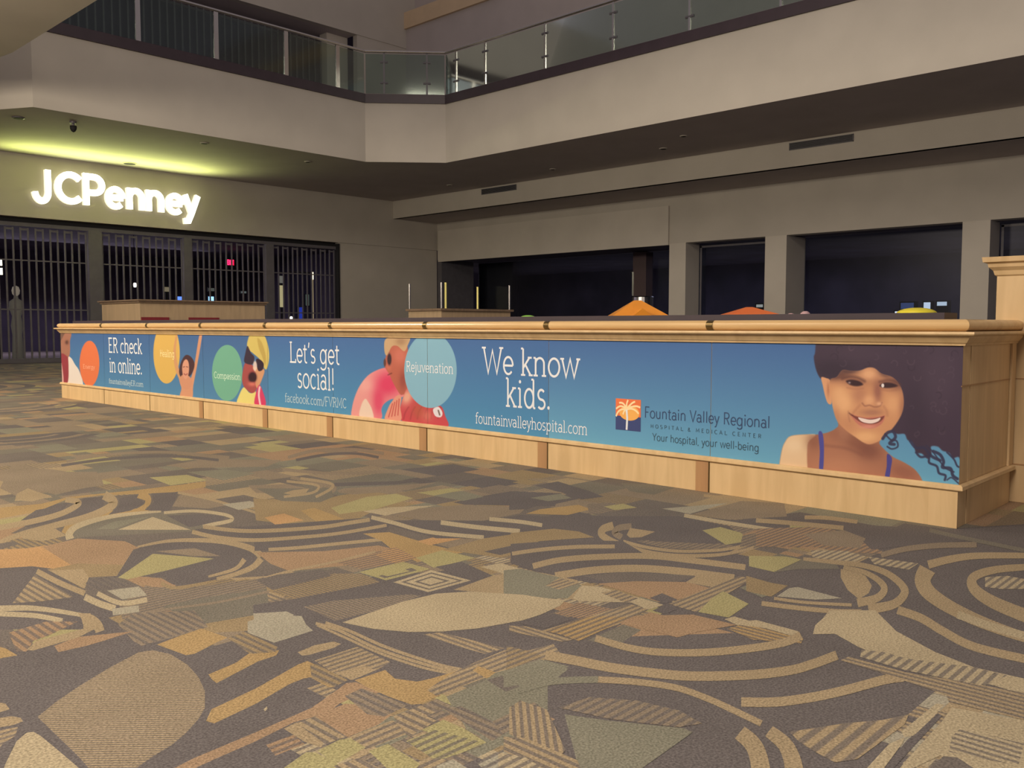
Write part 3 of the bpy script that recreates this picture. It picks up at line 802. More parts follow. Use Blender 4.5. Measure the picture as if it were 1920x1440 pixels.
# back wall with the department store
ZH = 4.83
m = MB()
m.box(4.9, X1, Y1, Y1 + 0.45, ZH, Z0)
struct(m.build('wall_back', M_WALL))
struct(MB().box(22.95, X1, Y1 + 0.05, Y1 + 0.45, 0, ZH).build('wall_back_panel', M_WALL))
# roller track, gate head
m = MB()
m.box(4.9, 22.95, Y1 + 0.3, Y1 + 0.45, 4.56, 4.84)
struct(m.build('trim_5', M_BLACK))
m = MB(); m.box(4.9, 22.93, Y1 + 0.16, Y1 + 0.3, 4.54, 4.66)
struct(m.build('trim_6', M_GREY))
struct(MB().box(22.88, 22.96, Y1 - 0.01, Y1 + 0.4, 0, 4.78).build('trim_7', M_BLACK))
m = MB()
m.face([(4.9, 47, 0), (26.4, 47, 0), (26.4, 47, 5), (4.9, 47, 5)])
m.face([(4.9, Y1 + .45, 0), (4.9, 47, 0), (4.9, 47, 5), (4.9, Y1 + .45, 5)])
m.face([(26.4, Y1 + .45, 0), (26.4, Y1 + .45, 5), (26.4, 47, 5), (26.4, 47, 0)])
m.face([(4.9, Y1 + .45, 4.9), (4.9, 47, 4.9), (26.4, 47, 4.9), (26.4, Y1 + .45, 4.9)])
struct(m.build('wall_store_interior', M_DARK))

# upper floor walls
Y2, X2 = 31.0, 25.9
m = MB()
m.box(-2, X2 + 1.2, Y2, Y2 + 0.3, 13.43, 17)           # bulkhead over the upper shopfront
m.box(23.25, X2, Y2 + 0.03, Y2 + 0.3, ZT0, 13.43)  # plain wall by the corner
struct(m.build('wall_upper_back', M_WALL))
m = MB(); m.face([(-2, Y2 + 0.3, 13.43), (-2, Y2 + 2.2, 13.43), (23.25, Y2 + 2.2, 13.43), (23.25, Y2 + 0.3, 13.43)])
struct(m.build('ceiling', M_SOFFIT))
struct(MB().box(22.2, 23.25, Y2 + 0.7, Y2 + 1.2, ZT0, 13.43).build('wall_upper_return', M_LIGHTWALL))
struct(MB().box(X2, X2 + 0.3, -8, Y2 + 0.3, ZT0, 14.25).build('wall_upper_right', M_SOFFIT))
m = MB(); m.box(X2 - 0.12, X2 + 0.3, -8, Y2, 14.25, 14.95)
struct(m.build('trim_8', M_WARM))
struct(MB().box(X2 + 0.5, X2 + 0.8, -8, Y2, 14.95, 17).build('wall_upper_cove', M_SOFFIT))
m = MB(); m.face([(-2, Y2 + 2.2, ZT0), (29, Y2 + 2.2, ZT0), (29, Y2 + 2.2, 17), (-2, Y2 + 2.2, 17)])
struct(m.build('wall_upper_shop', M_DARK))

# bridge whose soffit crosses the top left corner
bx, _ = 6.905, 0
pe = [(-9, -6), (bx, -6), (bx, 21.6), (bx - 0.12, 22.5), (bx - 0.4, 23.3), (bx - 0.9, 24.0), (bx - 1.8, 24.5), (-9, 24.8)]
struct(MB().prism(pe, 7.2, 8.9).build('ceiling', M_WALL))

# ------------------------------------------------------------------ upper shopfront gates
gate_i = 0


def gate(x0, x1, y, z0, z1, rails, label, mat_, nb_step, group, wid=0.028):
    g = thing('security_gate', ((x0 + x1) / 2, y, z0), label, 'gate', group)
    n = max(2, int(round((x1 - x0) / nb_step)))
    first = None
    for i in range(n + 1):
        x = x0 + (x1 - x0) * i / n
        if first is None:
            first = MB().box(x - wid, x + wid, y - 0.015, y + 0.015, z0 + 0.05, z1 - 0.05).build('bar', mat_, g)
            fx = x
        else:
            c = first.copy(); COL.objects.link(c); c.parent = g; c.location.x += x - fx
    for z in rails:
        MB().box(x0, x1, y - 0.022, y + 0.022, z - 0.022, z + 0.022).build('rail', mat_, g)
    # pairs of bars are closed at the top by small caps
    c0 = None
    for i in range(0, n, 2):
        xa = x0 + (x1 - x0) * i / n; xb = x0 + (x1 - x0) * (i + 1) / n
        if c0 is None: c0 = MB().box(xa, xb, y - 0.012, y + 0.012, z1 - 0.14, z1 - 0.07).build('cap', mat_, g); cx0 = xa
        else: c = c0.copy(); COL.objects.link(c); c.parent = g; c.location.x += xa - cx0
    MB().box(x0, x1, y - 0.03, y + 0.03, z0, z0 + 0.14).build('bottom_rail', mat_, g)
    return g


gl = ['grey folding gate at the far left of the store front, left of the wide post',
      'grey folding security gate behind the tan kiosk, between the two left gate posts',
      'grey folding security gate with the red exit sign glowing behind it',
      'grey folding security gate nearest the blank wall, with lit displays behind it']
for (a, b), lb in zip(((6.2, 12.46), (13.02, 15.94), (16.35, 19.42), (19.86, 22.83)), gl):
    gate(a, b, Y1 + 0.24, 0.02, 4.55, (3.42, 1.79), lb, M_GREY, 0.235, 'folding security gates of the department store')
for x0, x1, lb in ((12.51, 12.97, 'wide grey gate post left of the tan kiosk'), (15.99, 16.3, 'grey gate post rising behind the middle of the tan kiosk'), (19.47, 19.81, 'grey gate post just right of the tan kiosk')):
    o = MB().box(x0, x1, Y1 + 0.12, Y1 + 0.3, 0, 4.56).build('gate_post', M_GREY, loc=((x0 + x1) / 2, Y1 + 0.2, 0))
    tag(o, lb, 'post', 'grey gate posts of the department store')
ul = ['dark slatted gate of the upper floor shop, left of the wide divider', 'dark slatted gate of the upper floor shop, middle one', 'dark slatted gate of the upper floor shop, nearest the corner']
for (a, b), lb in zip(((9.5, 14.6), (14.9, 18.6), (18.9, 22.1)), ul):
    gate(a, b, Y2 + 1.0, ZT0, 13.3, (10.2,), lb, M_GREYD, 0.28, 'slatted gates of the upper floor shop', 0.03)

# ------------------------------------------------------------------ balcony railings (glass panels, posts, handrail)


def railing(p0, p1, posts, label, wide=False, dark=False, ends=(0, 0)):
    a = Vector((*p0, 0)); b = Vector((*p1, 0)); d = (b - a); L = d.length; d.normalize(); nrm = Vector((-d.y, d.x, 0))
    base = ((a + b) / 2).to_tuple()[:2] + (ZT1,)
    t = thing('glass_railing', base, label, 'railing', 'glass balcony railings')
    m_ = MB(); m_.tube((*p0, 10.6), (*p1, 10.6), 0.045, 12); m_.build('handrail', M_CHROME, t, smooth=False)
    cuts = [0] + list(posts) + [L]
    for s0, s1 in zip(cuts[:-1], cuts[1:]):
        q0 = a + d * (s0 + 0.03); q1 = a + d * (s1 - 0.03); n_ = nrm * 0.006
        m_ = MB(); z0, z1 = ZT1 + 0.02, 10.52
        m_.face([q0 + n_ + Vector((0, 0, z0)), q1 + n_ + Vector((0, 0, z0)), q1 + n_ + Vector((0, 0, z1)), q0 + n_ + Vector((0, 0, z1))])
        m_.face([q0 - n_ + Vector((0, 0, z0)), q0 - n_ + Vector((0, 0, z1)), q1 - n_ + Vector((0, 0, z1)), q1 - n_ + Vector((0, 0, z0))])
        m_.build('glass_panel', M_GLASS, t)
    for s0 in posts:
        q = a + d * s0
        w = 0.07 if wide else 0.03
        e0 = q - d * w; e1 = q + d * w; n_ = nrm * 0.03
        m_ = MB(); m_.prism([tuple((e0 - n_)[:2]), tuple((e1 - n_)[:2]), tuple((e1 + n_)[:2]), tuple((e0 + n_)[:2])], ZT1, 10.55)
        p = m_.build('post', M_GREYD if dark else M_CHROME, t)
        if not wide:
            for z in (9.55, 10.25):
                m_ = MB(); m_.tube(q - d * 0.13 + Vector((0, 0, z)), q + d * 0.13 + Vector((0, 0, z)), 0.04, 8); m_.build('clamp', M_GREYD, p)
    return t


railing((8.46, YF - 0.0), (19.08, YF), (2.79, 5.14, 7.53, 9.5), 'glass railing along the balcony over the department store sign', wide=True)
railing((19.08, YF), (XF, 23.18), (0.66, 2.12), 'short glass railing across the angled corner of the balcony', dark=True)
railing((XF, 23.18), (XF, 2.0), (0.55, 1.95, 4.57, 7.19, 9.75, 12.39, 15.0, 17.6), 'long glass railing running along the right balcony')

# ------------------------------------------------------------------ vents and small ceiling fittings
for (ya, yb, lb) in ((10.9, 12.89, 'long dark air grille high on the right bulkhead, nearer one'), (24.35, 26.3, 'long dark air grille high on the bulkhead, farther one by the corner')):
    t = thing('air_grille', (XB - 0.03, (ya + yb) / 2, 6.62), lb, 'air vent', 'air grilles on the bulkhead')
    MB().box(XB - 0.012, XB, ya, yb, 6.6, 6.82).build('grille_recess', M_BLACK, t)
    m = MB()
    m.box(XB - 0.03, XB - 0.002, ya, yb, 6.6, 6.62); m.box(XB - 0.03, XB - 0.002, ya, yb, 6.8, 6.82)
    m.box(XB - 0.03, XB - 0.002, ya, ya + .02, 6.6, 6.82); m.box(XB - 0.03, XB - 0.002, yb - .02, yb, 6.6, 6.82)
    m.build('frame', M_STRIP if False else M_GREYD, t)
    m = MB()
    for i in range(6): m.box(XB - 0.025, XB - 0.008, ya + .02, yb - .02, 6.63 + i * .028, 6.64 + i * .028)
    m.build('louvre', M_GREYD, t)


def downlight(x, y, label, r=0.13):
    t = thing('downlight', (x, y, Z0), label, 'ceiling light', 'recessed downlights in the soffit')
    m_ = MB(); m_.lathe(x, y, [(r + 0.035, Z0 - 0.001), (r + 0.035, Z0 - 0.02), (r, Z0 - 0.025)], 20); m_.build('trim_ring', M_WALL, t)
    m_ = MB(); m_.lathe(x, y, [(r - 0.005, Z0 - 0.027), (r * 0.6, Z0 - 0.03)], 20); m_.build('lens', M_BLACK, t)


downlight(13.6, 31.2, 'unlit round downlight in the yellow-lit soffit above the store letters', 0.2)
downlight(13.71, 26.1, 'small round ceiling fitting above the middle of the store letters', 0.10)
downlight(17.68, 26.46, 'small dark fitting in the soffit close to the angled corner', 0.08)
downlight(24.57, 21.3, 'small fitting in the dark soffit, left of the middle one', 0.08)
downlight(24.5, 26.7, 'small fitting in the dark soffit over the far grille', 0.08)
downlight(24.17, 16.3, 'small fitting in the middle of the dark right soffit', 0.10)
downlight(23.0, 14.8, 'small fitting in the dark right soffit, right of the middle one', 0.08)
t = thing('security_camera', (9.81, 26.03, Z0), 'small dark dome camera hanging from the soffit at the upper left', 'camera')
m = MB(); m.lathe(9.81, 26.03, [(0.09, Z0 - 0.001), (0.09, Z0 - 0.05), (0.03, Z0 - 0.06), (0.03, Z0 - 0.12)], 16); m.build('mount', M_GREY, t)
m = MB(); m.lathe(9.81, 26.03, [(0.09, Z0 - 0.12), (0.085, Z0 - 0.2), (0.055, Z0 - 0.26), (0.01, Z0 - 0.29)], 16); m.build('dome', M_BLACK, t, smooth=True)
t = thing('loudspeaker', (8.6, 26.6, Z0), 'flat dark fitting in the soffit at the far left', 'speaker')
m = MB(); m.lathe(8.6, 26.6, [(0.16, Z0 - 0.001), (0.16, Z0 - 0.02), (0.13, Z0 - 0.03)], 18); m.build('housing', M_GREYD, t)
m = MB(); m.lathe(8.6, 26.6, [(0.12, Z0 - 0.032), (0.05, Z0 - 0.035)], 18); m.build('mesh_cover', M_BLACK, t)

# ------------------------------------------------------------------ stroke lettering
X_ = 0.66


def arc(cx, cy, rx, ry, a0, a1, n=None):
    n = n or max(4, int(abs(a1 - a0) / 14))
    return [(cx + rx * math.cos(math.radians(a0 + (a1 - a0) * i / n)), cy + ry * math.sin(math.radians(a0 + (a1 - a0) * i / n))) for i in range(n + 1)]


def ln(*p): return [(p[i], p[i + 1]) for i in range(0, len(p), 2)]


def sf(x, y, w=0.11, w2=None): return ('s', [(x - w, y), (x + (w if w2 is None else w2), y)])


G_ = {
    'a': (0.62, [arc(.27, .19, .2, .19, 0, 360), ln(.48, .46, .48, .06, .56, 0), arc(.29, .46, .19, .2, 0, 150)]),
    'b': (0.68, [ln(.13, 1, .13, 0), arc(.36, .33, .23, .33, 0, 360), sf(.13, 1, .11, 0)]),
    'c': (0.58, [arc(.33, .33, .25, .33, 48, 312)]),
    'd': (0.72, [ln(.56, 1, .56, 0), arc(.33, .33, .23, .33, 0, 360), sf(.56, 1, .11, 0), sf(.56, 0, 0, .1)]),
    'e': (0.62, [arc(.32, .33, .24, .33, 0, 318), ln(.08, .33, .56, .33)]),
    'f': (0.42, [ln(.17, 0, .17, .8), arc(.33, .8, .16, .19, 180, 50), ln(.03, X_, .36, X_), sf(.17, 0)]),
    'g': (0.70, [arc(.32, .33, .24, .33, 0, 360), ln(.56, X_, .56, -.1), arc(.32, -.1, .24, .2, 0, -155), sf(.56, X_, 0, .1)]),
    'h': (0.72, [ln(.14, 1, .14, 0), arc(.35, .44, .21, .22, 180, 0), ln(.56, .44, .56, 0), sf(.14, 0), sf(.56, 0), sf(.14, 1, .11, 0)]),
    'i': (0.32, [ln(.16, X_, .16, 0), ('d', (.16, .9)), sf(.16, 0), sf(.16, X_, .11, 0)]),
    'j': (0.32, [ln(.18, X_, .18, -.12), arc(.03, -.12, .15, .18, 0, -100), ('d', (.18, .9)), sf(.18, X_, .11, 0)]),
    'k': (0.64, [ln(.14, 1, .14, 0), ln(.14, .26, .46, X_), ln(.25, .4, .52, 0), sf(.14, 0), sf(.14, 1, .11, 0), sf(.48, X_, .1), sf(.53, 0, .1)]),
    'l': (0.32, [ln(.16, 1, .16, 0), sf(.16, 0), sf(.16, 1, .11, 0)]),
    'm': (1.08, [ln(.14, X_, .14, 0), arc(.34, .45, .2, .21, 180, 0), ln(.54, .45, .54, 0), arc(.74, .45, .2, .21, 180, 0), ln(.94, .45, .94, 0), sf(.14, 0), sf(.54, 0), sf(.94, 0), sf(.14, X_, .11, 0)]),
    'n': (0.72, [ln(.14, X_, .14, 0), arc(.35, .44, .21, .22, 180, 0), ln(.56, .44, .56, 0), sf(.14, 0), sf(.56, 0), sf(.14, X_, .11, 0)]),
    'o': (0.66, [arc(.33, .33, .26, .33, 0, 360)]),
    'p': (0.70, [ln(.14, X_, .14, -.3), arc(.37, .33, .23, .33, 0, 360), sf(.14, -.3), sf(.14, X_, .11, 0)]),
    'r': (0.48, [ln(.16, X_, .16, 0), arc(.34, .44, .18, .22, 180, 60), sf(.16, 0, .11, .13), sf(.16, X_, .11, 0)]),
    's': (0.50, [arc(.25, .49, .16, .17, 35, 270) + arc(.25, .16, .18, .16, 90, -145)]),
    't': (0.44, [ln(.18, .88, .18, .14), arc(.31, .14, .13, .14, 180, 300), ln(.03, X_, .36, X_)]),
    'u': (0.70, [ln(.14, X_, .14, .22), arc(.34, .22, .2, .22, 180, 360), ln(.54, X_, .54, 0), sf(.14, X_, .11, 0), sf(.54, X_, .11, 0), sf(.54, 0, 0, .1)]),
    'v': (0.58, [ln(.06, X_, .29, 0, .52, X_), sf(.06, X_, .09), sf(.52, X_, .09)]),
    'w': (0.88, [ln(.06, X_, .25, 0, .44, X_, .63, 0, .82, X_), sf(.06, X_, .09), sf(.82, X_, .09)]),
    'y': (0.58, [ln(.06, X_, .3, .02), ln(.52, X_, .2, -.26, .08, -.3), sf(.06, X_, .09), sf(.52, X_, .09)]),
    '.': (0.26, [('d', (.12, .05))]), ',': (0.26, [ln(.14, .06, .08, -.12)]), "'": (0.22, [ln(.13, 1, .08, .74)]),
    '!': (0.30, [ln(.15, 1, .15, .26), ('d', (.15, .05))]), '/': (0.42, [ln(.02, -.1, .4, 1.02)]), '-': (0.4, [ln(.06, .32, .34, .32)]),
    '&': (0.8, [arc(.3, .78, .15, .19, 0, 360), arc(.3, .27, .23, .27, 100, 330), ln(.22, .62, .7, 0)]), ' ': (0.34, []),
    'A': (0.78, [ln(.06, 0, .38, 1, .7, 0), ln(.18, .34, .58, .34)]),
    'C': (0.80, [arc(.44, .5, .34, .5, 45, 315)]),
    'D': (0.84, [ln(.16, 0, .16, 1), ln(.16, 1, .38, 1) + arc(.38, .5, .34, .5, 90, -90) + [(.16, 0)]]),
    'E': (0.72, [ln(.6, 1, .16, 1, .16, 0, .62, 0), ln(.16, .52, .5, .52), sf(.16, 0), sf(.16, 1)]),
    'F': (0.66, [ln(.6, 1, .16, 1, .16, 0), ln(.16, .52, .5, .52), sf(.16, 0), sf(.16, 1)]),
    'H': (0.84, [ln(.16, 0, .16, 1), ln(.68, 0, .68, 1), ln(.16, .52, .68, .52)]),
    'I': (0.34, [ln(.17, 0, .17, 1)]),
    'J': (0.60, [ln(.42, 1, .42, .26), arc(.23, .24, .19, .24, 0, -180)]),
    'L': (0.66, [ln(.16, 1, .16, 0, .6, 0, .6, .16), sf(.16, 0), sf(.16, 1)]),
    'M': (0.98, [ln(.12, 0, .16, 1, .49, .2, .82, 1, .86, 0), sf(.12, 0), sf(.86, 0), sf(.14, 1, .1, 0), sf(.84, 1, 0, .1)]),
    'N': (0.84, [ln(.14, 0, .14, 1, .68, 0, .68, 1)]),
    'O': (0.92, [arc(.46, .5, .36, .5, 0, 360)]),
    'P': (0.70, [ln(.14, 0, .14, 1, .4, 1) + arc(.4, .74, .24, .26, 90, -90) + [(.14, .48)]]),
    'R': (0.76, [ln(.16, 0, .16, 1, .4, 1) + arc(.4, .76, .22, .24, 90, -90) + [(.16, .52)], ln(.38, .52, .64, 0), sf(.16, 0), sf(.16, 1, .11, 0), sf(.66, 0, .08)]),
    'S': (0.66, [arc(.33, .75, .24, .25, 40, 270) + arc(.33, .25, .25, .25, 90, -140)]),
    'T': (0.74, [ln(.04, 1, .7, 1), ln(.37, 1, .37, 0)]),
    'V': (0.76, [ln(.06, 1, .38, 0, .7, 1), sf(.06, 1), sf(.7, 1)]),
    'W': (1.08, [ln(.06, 1, .3, 0, .54, .9, .78, 0, 1.02, 1), sf(.06, 1), sf(1.02, 1)]),
    'Y': (0.74, [ln(.06, 1, .37, .45, .68, 1), ln(.37, .45, .37, 0)]),
    'X': (0.74, [ln(.08, 0, .64, 1), ln(.08, 1, .64, 0)]),
}


def stroke_quads(pts, w, out):
    """constant-width ribbon along a polyline, pieces mitred; out gets lists of 4 2-D points"""
    n = len(pts); closed = n > 3 and abs(pts[0][0] - pts[-1][0]) < 1e-6 and abs(pts[0][1] - pts[-1][1]) < 1e-6
    L = []; R_ = []
    for i in range(n):
        if closed: a = pts[i - 1] if i > 0 else pts[-2]; b = pts[i + 1] if i < n - 1 else pts[1]
        else: a = pts[max(i - 1, 0)]; b = pts[min(i + 1, n - 1)]
        p = pts[i]
        d1 = (p[0] - a[0], p[1] - a[1]); d2 = (b[0] - p[0], b[1] - p[1])
        l1 = math.hypot(*d1); l2 = math.hypot(*d2)
        if l1 < 1e-9: d1, l1 = d2, l2
        if l2 < 1e-9: d2, l2 = d1, l1
        u1 = (d1[0] / l1, d1[1] / l1); u2 = (d2[0] / l2, d2[1] / l2)
        nx, ny = -(u1[1] + u2[1]), (u1[0] + u2[0]); q = math.hypot(nx, ny)
        if q < 1e-6: nx, ny, q = -u1[1], u1[0], 1
        nx /= q; ny /= q
        c = max(0.45, nx * -u1[1] + ny * u1[0]); h = w / 2 / c
        L.append((p[0] + nx * h, p[1] + ny * h)); R_.append((p[0] - nx * h, p[1] - ny * h))
    for i in range(n - 1): out.append([R_[i], R_[i + 1], L[i + 1], L[i]])


def glyph_quads(ch, w, serif):
    out = []
    for st in G_[ch][1]:
        if isinstance(st, tuple) and st[0] == 's':
            if serif: stroke_quads(st[1], w * 0.85, out)
        elif isinstance(st, tuple) and st[0] == 'd':
            cx, cy = st[1]; r = w * 0.75
            c = [(cx + r * math.cos(a * math.pi / 4), cy + r * math.sin(a * math.pi / 4)) for a in range(8)]
            out.append([c[0], c[1], c[2], c[3]]); out.append([c[0], c[3], c[4], c[7]]); out.append([c[4], c[5], c[6], c[7]])
        else: stroke_quads(st, w, out)
    return out


def text_len(s, track=0.0): return sum(G_[c][0] + track for c in s) - track


def wall_text(mb, s, xl, xr, yb, yt, w=0.075, serif=True, x=WX, off=0.0, track=0.0):
    """s set on the plane x, from photo columns xl..xr, baseline yb and cap line yt at xl"""
    y0, z0 = wall_pt(xl, yb, x); z1 = wall_pt(xl, yt, x)[1]; y1 = wall_pt(xr, yb, x)[0]
    H = z1 - z0; W = y0 - y1; k = W / text_len(s, track); cur = 0
    for ch in s:
        for jq, q in enumerate(glyph_quads(ch, w, serif)):
            mb.face([(x - off - 0.00002 * jq, y0 - (cur + px) * k, z0 + py * H) for px, py in q])
        cur += G_[ch][0] + track


# ------------------------------------------------------------------ the play-area barrier
SEAMS = [3.49, 5.10, 6.70, 8.30, 9.66, 11.28, 12.90, 14.54]
barrier = thing('barrier_wall', (WX + 0.1, 9, 0), 'long low maple barrier round the play area, running from the near corner to the far left', 'barrier')
m = MB()
m.box(WX + 0.004, WX + 0.16, WY0 + 0.004, WY1, 0, 1.2)
m.build('core', M_MAPLE, barrier)
edges = [WY0] + SEAMS + [WY1]
for a, b in zip(edges[:-1], edges[1:]):
    MB().box(WX - 0.012, WX + 0.003, a + 0.004, b - 0.004, 0.0, 0.235).build('base_board', M_MAPLE, barrier, loc=(WX, (a + b) / 2, 0))
for i, sy in enumerate(SEAMS[:6]):
    MB().box(WX - 0.016, WX - 0.0125, sy + 0.006, sy + 0.115, 0.0, 0.234).build('base_strip', M_STRIP, barrier, loc=(WX, sy, 0))
MB().box(WX - 0.016, WX - 0.0125, WY0, WY0 + 0.17, 0.0, 0.234).build('base_strip', M_MAPLE, barrier, loc=(WX, WY0, 0))
for sy in SEAMS: MB().box(WX - 0.0165, WX - 0.0035, sy - 0.004, sy + 0.004, 0.0, 0.234).build('joint', M_BRASS, barrier, loc=(WX, sy, 0))
# ledge over the base board
PROF_LEDGE = [(0.0, 0.235), (0.026, 0.235), (0.032, 0.241), (0.030, 0.262), (0.018, 0.272), (0.0, 0.272)]


def sweep_L(prof, name, material, x_end, y_far, smooth=False):
    """moulding profile (outward offset, z) along the front face and round the near corner to x_end"""
    m_ = MB(); k = len(prof); rows = []
    for kind in range(3):
        row = []
        for o_, z in prof:
            if kind == 0: row.append((WX - o_, y_far + (o_ if y_far == WY1 else 0), z))
            elif kind == 1: row.append((WX - o_, WY0 - o_, z))
            else: row.append((x_end, WY0 - o_, z))
        rows.append(row)
    n = 0; m_.v = [p for r in rows for p in r]
    for r in range(2):
        for i in range(k):
            j = (i + 1) % k
            m_.f.append((r * k + i, r * k + j, (r + 1) * k + j, (r + 1) * k + i)); m_.m.append(0)
    m_.f.append(tuple(range(k))); m_.m.append(0); m_.f.append(tuple(range(2 * k, 3 * k))[::-1]); m_.m.append(0)
    o = m_.build(name, material, barrier)
    return o


sweep_L(PROF_LEDGE, 'ledge', M_MAPLE, 6.965, WY1)
lip = [(0.0, 1.128), (0.014, 1.128), (0.018, 1.140), (0.026, 1.146), (0.040, 1.166), (0.046, 1.176), (0.046, 1.186), (0.078, 1.192), (0.084, 1.200), (0.082, 1.212), (0.0, 1.216)]
sweep_L(lip, 'moulding', M_MAPLE, 6.99, WY1)
rr = [(-0.09, 1.216), (0.0, 1.216)] + [(0.002 + 0.040 * math.cos(math.radians(a)), 1.253 + 0.037 * math.sin(math.radians(a))) for a in range(-80, 91, 15)] + [(-0.09, 1.290)]
sweep_L(rr, 'top_rail', M_RAIL, 7.0, WY1)
for sy in SEAMS:
    m_ = MB(); pr = [(o_ + 0.004, z) for o_, z in rr[1:-1]]
    k = len(pr); m_.v = [(WX - o_, sy - 0.028, z) for o_, z in pr] + [(WX - o_, sy + 0.028, z) for o_, z in pr]
    for i in range(k - 1): m_.f.append((i, i + 1, k + i + 1, k + i)); m_.m.append(0)
    m_.build('rail_clip', M_BRASS, barrier, loc=(WX, sy, 1.25))
# dark padded inner edge
MB().box(WX + 0.17, WX + 0.42, WY0 + 0.17, WY1 - 0.1, 0, 1.334).build('inner_padding', M_DARKTRIM, barrier)
# end wing, turning right from the near corner
m = MB(); m.box(WX + 0.17, 6.965, WY0 + 0.003, WY0 + 0.16, 0, 1.2); m.build('end_panel', M_MAPLE, barrier)
MB().box(WX - 0.01, 6.93, WY0 - 0.001, WY0 + 0.002, 0.876, 0.884).build('groove', M_STRIP, barrier)
MB().box(6.87, 6.965, WY0 - 0.012, WY0 + 0.002, 0.273, 1.127).build('stile', M_MAPLE, barrier)

# tall pillar at the right edge
pl = thing('wooden_pillar', (7.3, 1.4, 0), 'tall maple pillar with a moulded cap at the right end of the barrier', 'pillar')
MB().box(7.0, 7.6, 0.9, 1.885, 0, 1.645).build('shaft', M_MAPLE, pl, bevel=0.004)
m = MB()
pc = [(0.0, 1.60), (0.012, 1.61), (0.02, 1.64), (0.045, 1.665), (0.05, 1.69), (0.075, 1.70), (0.08, 1.735)]
for (o0, z0), (o1, z1) in zip(pc[:-1], pc[1:]):
    a = [(7.0 - o0, 0.9 - o0, z0), (7.6 + o0, 0.9 - o0, z0), (7.6 + o0, 1.885 + o0, z0), (7.0 - o0, 1.885 + o0, z0)]
    b = [(7.0 - o1, 0.9 - o1, z1), (7.6 + o1, 0.9 - o1, z1), (7.6 + o1, 1.885 + o1, z1), (7.0 - o1, 1.885 + o1, z1)]
    for i in range(4):
        j = (i + 1) % 4; m.face([a[i], a[j], b[j], b[i]])
m.face([(6.92, 0.82, 1.735), (7.68, 0.82, 1.735), (7.68, 1.965, 1.735), (6.92, 1.965, 1.735)])
m.build('cap', M_MAPLE, pl)
MB().box(6.996, 7.0, 0.9, 1.885, 0.268, 0.276).build('groove', M_STRIP, pl)
MB().box(6.996, 7.0, 0.9, 1.885, 0.876, 0.882).build('groove', M_STRIP, pl)

# ------------------------------------------------------------------ printed banner on the barrier
CR = {'K': (1440, 620, 4.645), 'J': (460, 580, 4.8), 'L': (90, 580, 4.8), 'M': (90, 590, 8.47), 'Q': (840, 560, 3.0)}
OPS = []
CLIP = [None]


def _c(k, pts):
    ox, oy, s = CR[k]; return np.array([(ox + x / s, oy + y / s) for x, y in pts], float)


def poly(k, col, pts, soft=1.0, al=1.0, sm=True):
    p = [tuple(q) for q in _c(k, pts)]
    if sm: p = spline(p, True, 4)
    p = np.array(p); OPS.append(('p', p, np.array(col, float), soft, al, (p[:, 0].min() - 3 * soft, p[:, 0].max() + 3 * soft)))


def blob(k, col, x, y, rx, ry, al=0.6, rot=0.0):
    ox, oy, s = CR[k]; rx /= s; ry /= s
    OPS.append(('b', (ox + x / s, oy + y / s, rx, ry, math.radians(rot)), np.array(col, float), 1, al, (ox + x / s - 3 * max(rx, ry), ox + x / s + 3 * max(rx, ry)), CLIP[0]))


def line(k, col, pts, w, soft=0.8, al=1.0, w1=None):
    p = np.array(spline([tuple(q) for q in _c(k, pts)], False, 5)); w /= CR[k][2]; w1 = w if w1 is None else w1 / CR[k][2]
    OPS.append(('l', p, np.array(col, float), soft, al, (p[:, 0].min() - w - 3, p[:, 0].max() + w + 3), w, w1))


def seg_dist(X, Y, p, closed=True):
    d = np.full(X.shape, 1e9); tb = np.zeros(X.shape); n = len(p)
    for i in range(n if closed else n - 1):
        a = p[i]; b = p[(i + 1) % n]; v = b - a; l2 = v @ v
        if l2 < 1e-12: continue
        t = np.clip(((X - a[0]) * v[0] + (Y - a[1]) * v[1]) / l2, 0, 1)
        e = np.hypot(X - a[0] - t * v[0], Y - a[1] - t * v[1])
        k = e < d; d[k] = e[k]; tb[k] = (i + t[k]) / max(n - 1, 1)
    return d, tb


def inside(X, Y, p):
    r = np.zeros(X.shape, bool); n = len(p); j = n - 1
    for i in range(n):
        xi, yi = p[i]; xj, yj = p[j]
        if yi != yj:
            c = ((yi > Y) != (yj > Y)) & (X < (xj - xi) * (Y - yi) / (yj - yi) + xi); r ^= c
        j = i
    return r


# --- smiling girl with curly hair (panel by the near corner)
HAIR = (72, 58, 74)
poly('K', (184, 126, 96), [(92, 1230), (120, 1050), (150, 970), (200, 918), (330, 905), (430, 905), (540, 880), (610, 835), (640, 780), (960, 900), (970, 980), (1010, 1030), (1090, 1100), (1190, 1150), (1290, 1220), (1350, 1330), (1300, 1420), (92, 1330)], 1.2)
CLIP[0] = OPS[-1][1]
poly('K', (240, 206, 160), [(92, 1230), (120, 1050), (150, 970), (200, 918), (330, 905), (415, 908), (350, 975), (340, 1080), (322, 1300), (92, 1300)], 1.4)
blob('K', (252, 226, 184), 230, 1000, 70, 50, 0.5)
blob('K', (142, 92, 74), 400, 960, 60, 70, 0.6)
blob('K', (140, 90, 72), 740, 960, 190, 60, 0.7, 25)
blob('K', (128, 80, 68), 880, 1050, 90, 70, 0.6)
blob('K', (210, 150, 112), 620, 1180, 160, 70, 0.5)
blob('K', (206, 150, 116), 660, 900, 50, 70, 0.35)
line('K', (140, 92, 76), [(500, 1000), (600, 1012), (700, 1030), (820, 1080)], 22, 3, 0.5)
blob('K', (150, 96, 78), 1180, 1230, 120, 60, 0.6, 20)
poly('K', (84, 84, 160), [(440, 890), (474, 890), (488, 1010), (480, 1210), (446, 1210), (452, 1050)], 0.7)
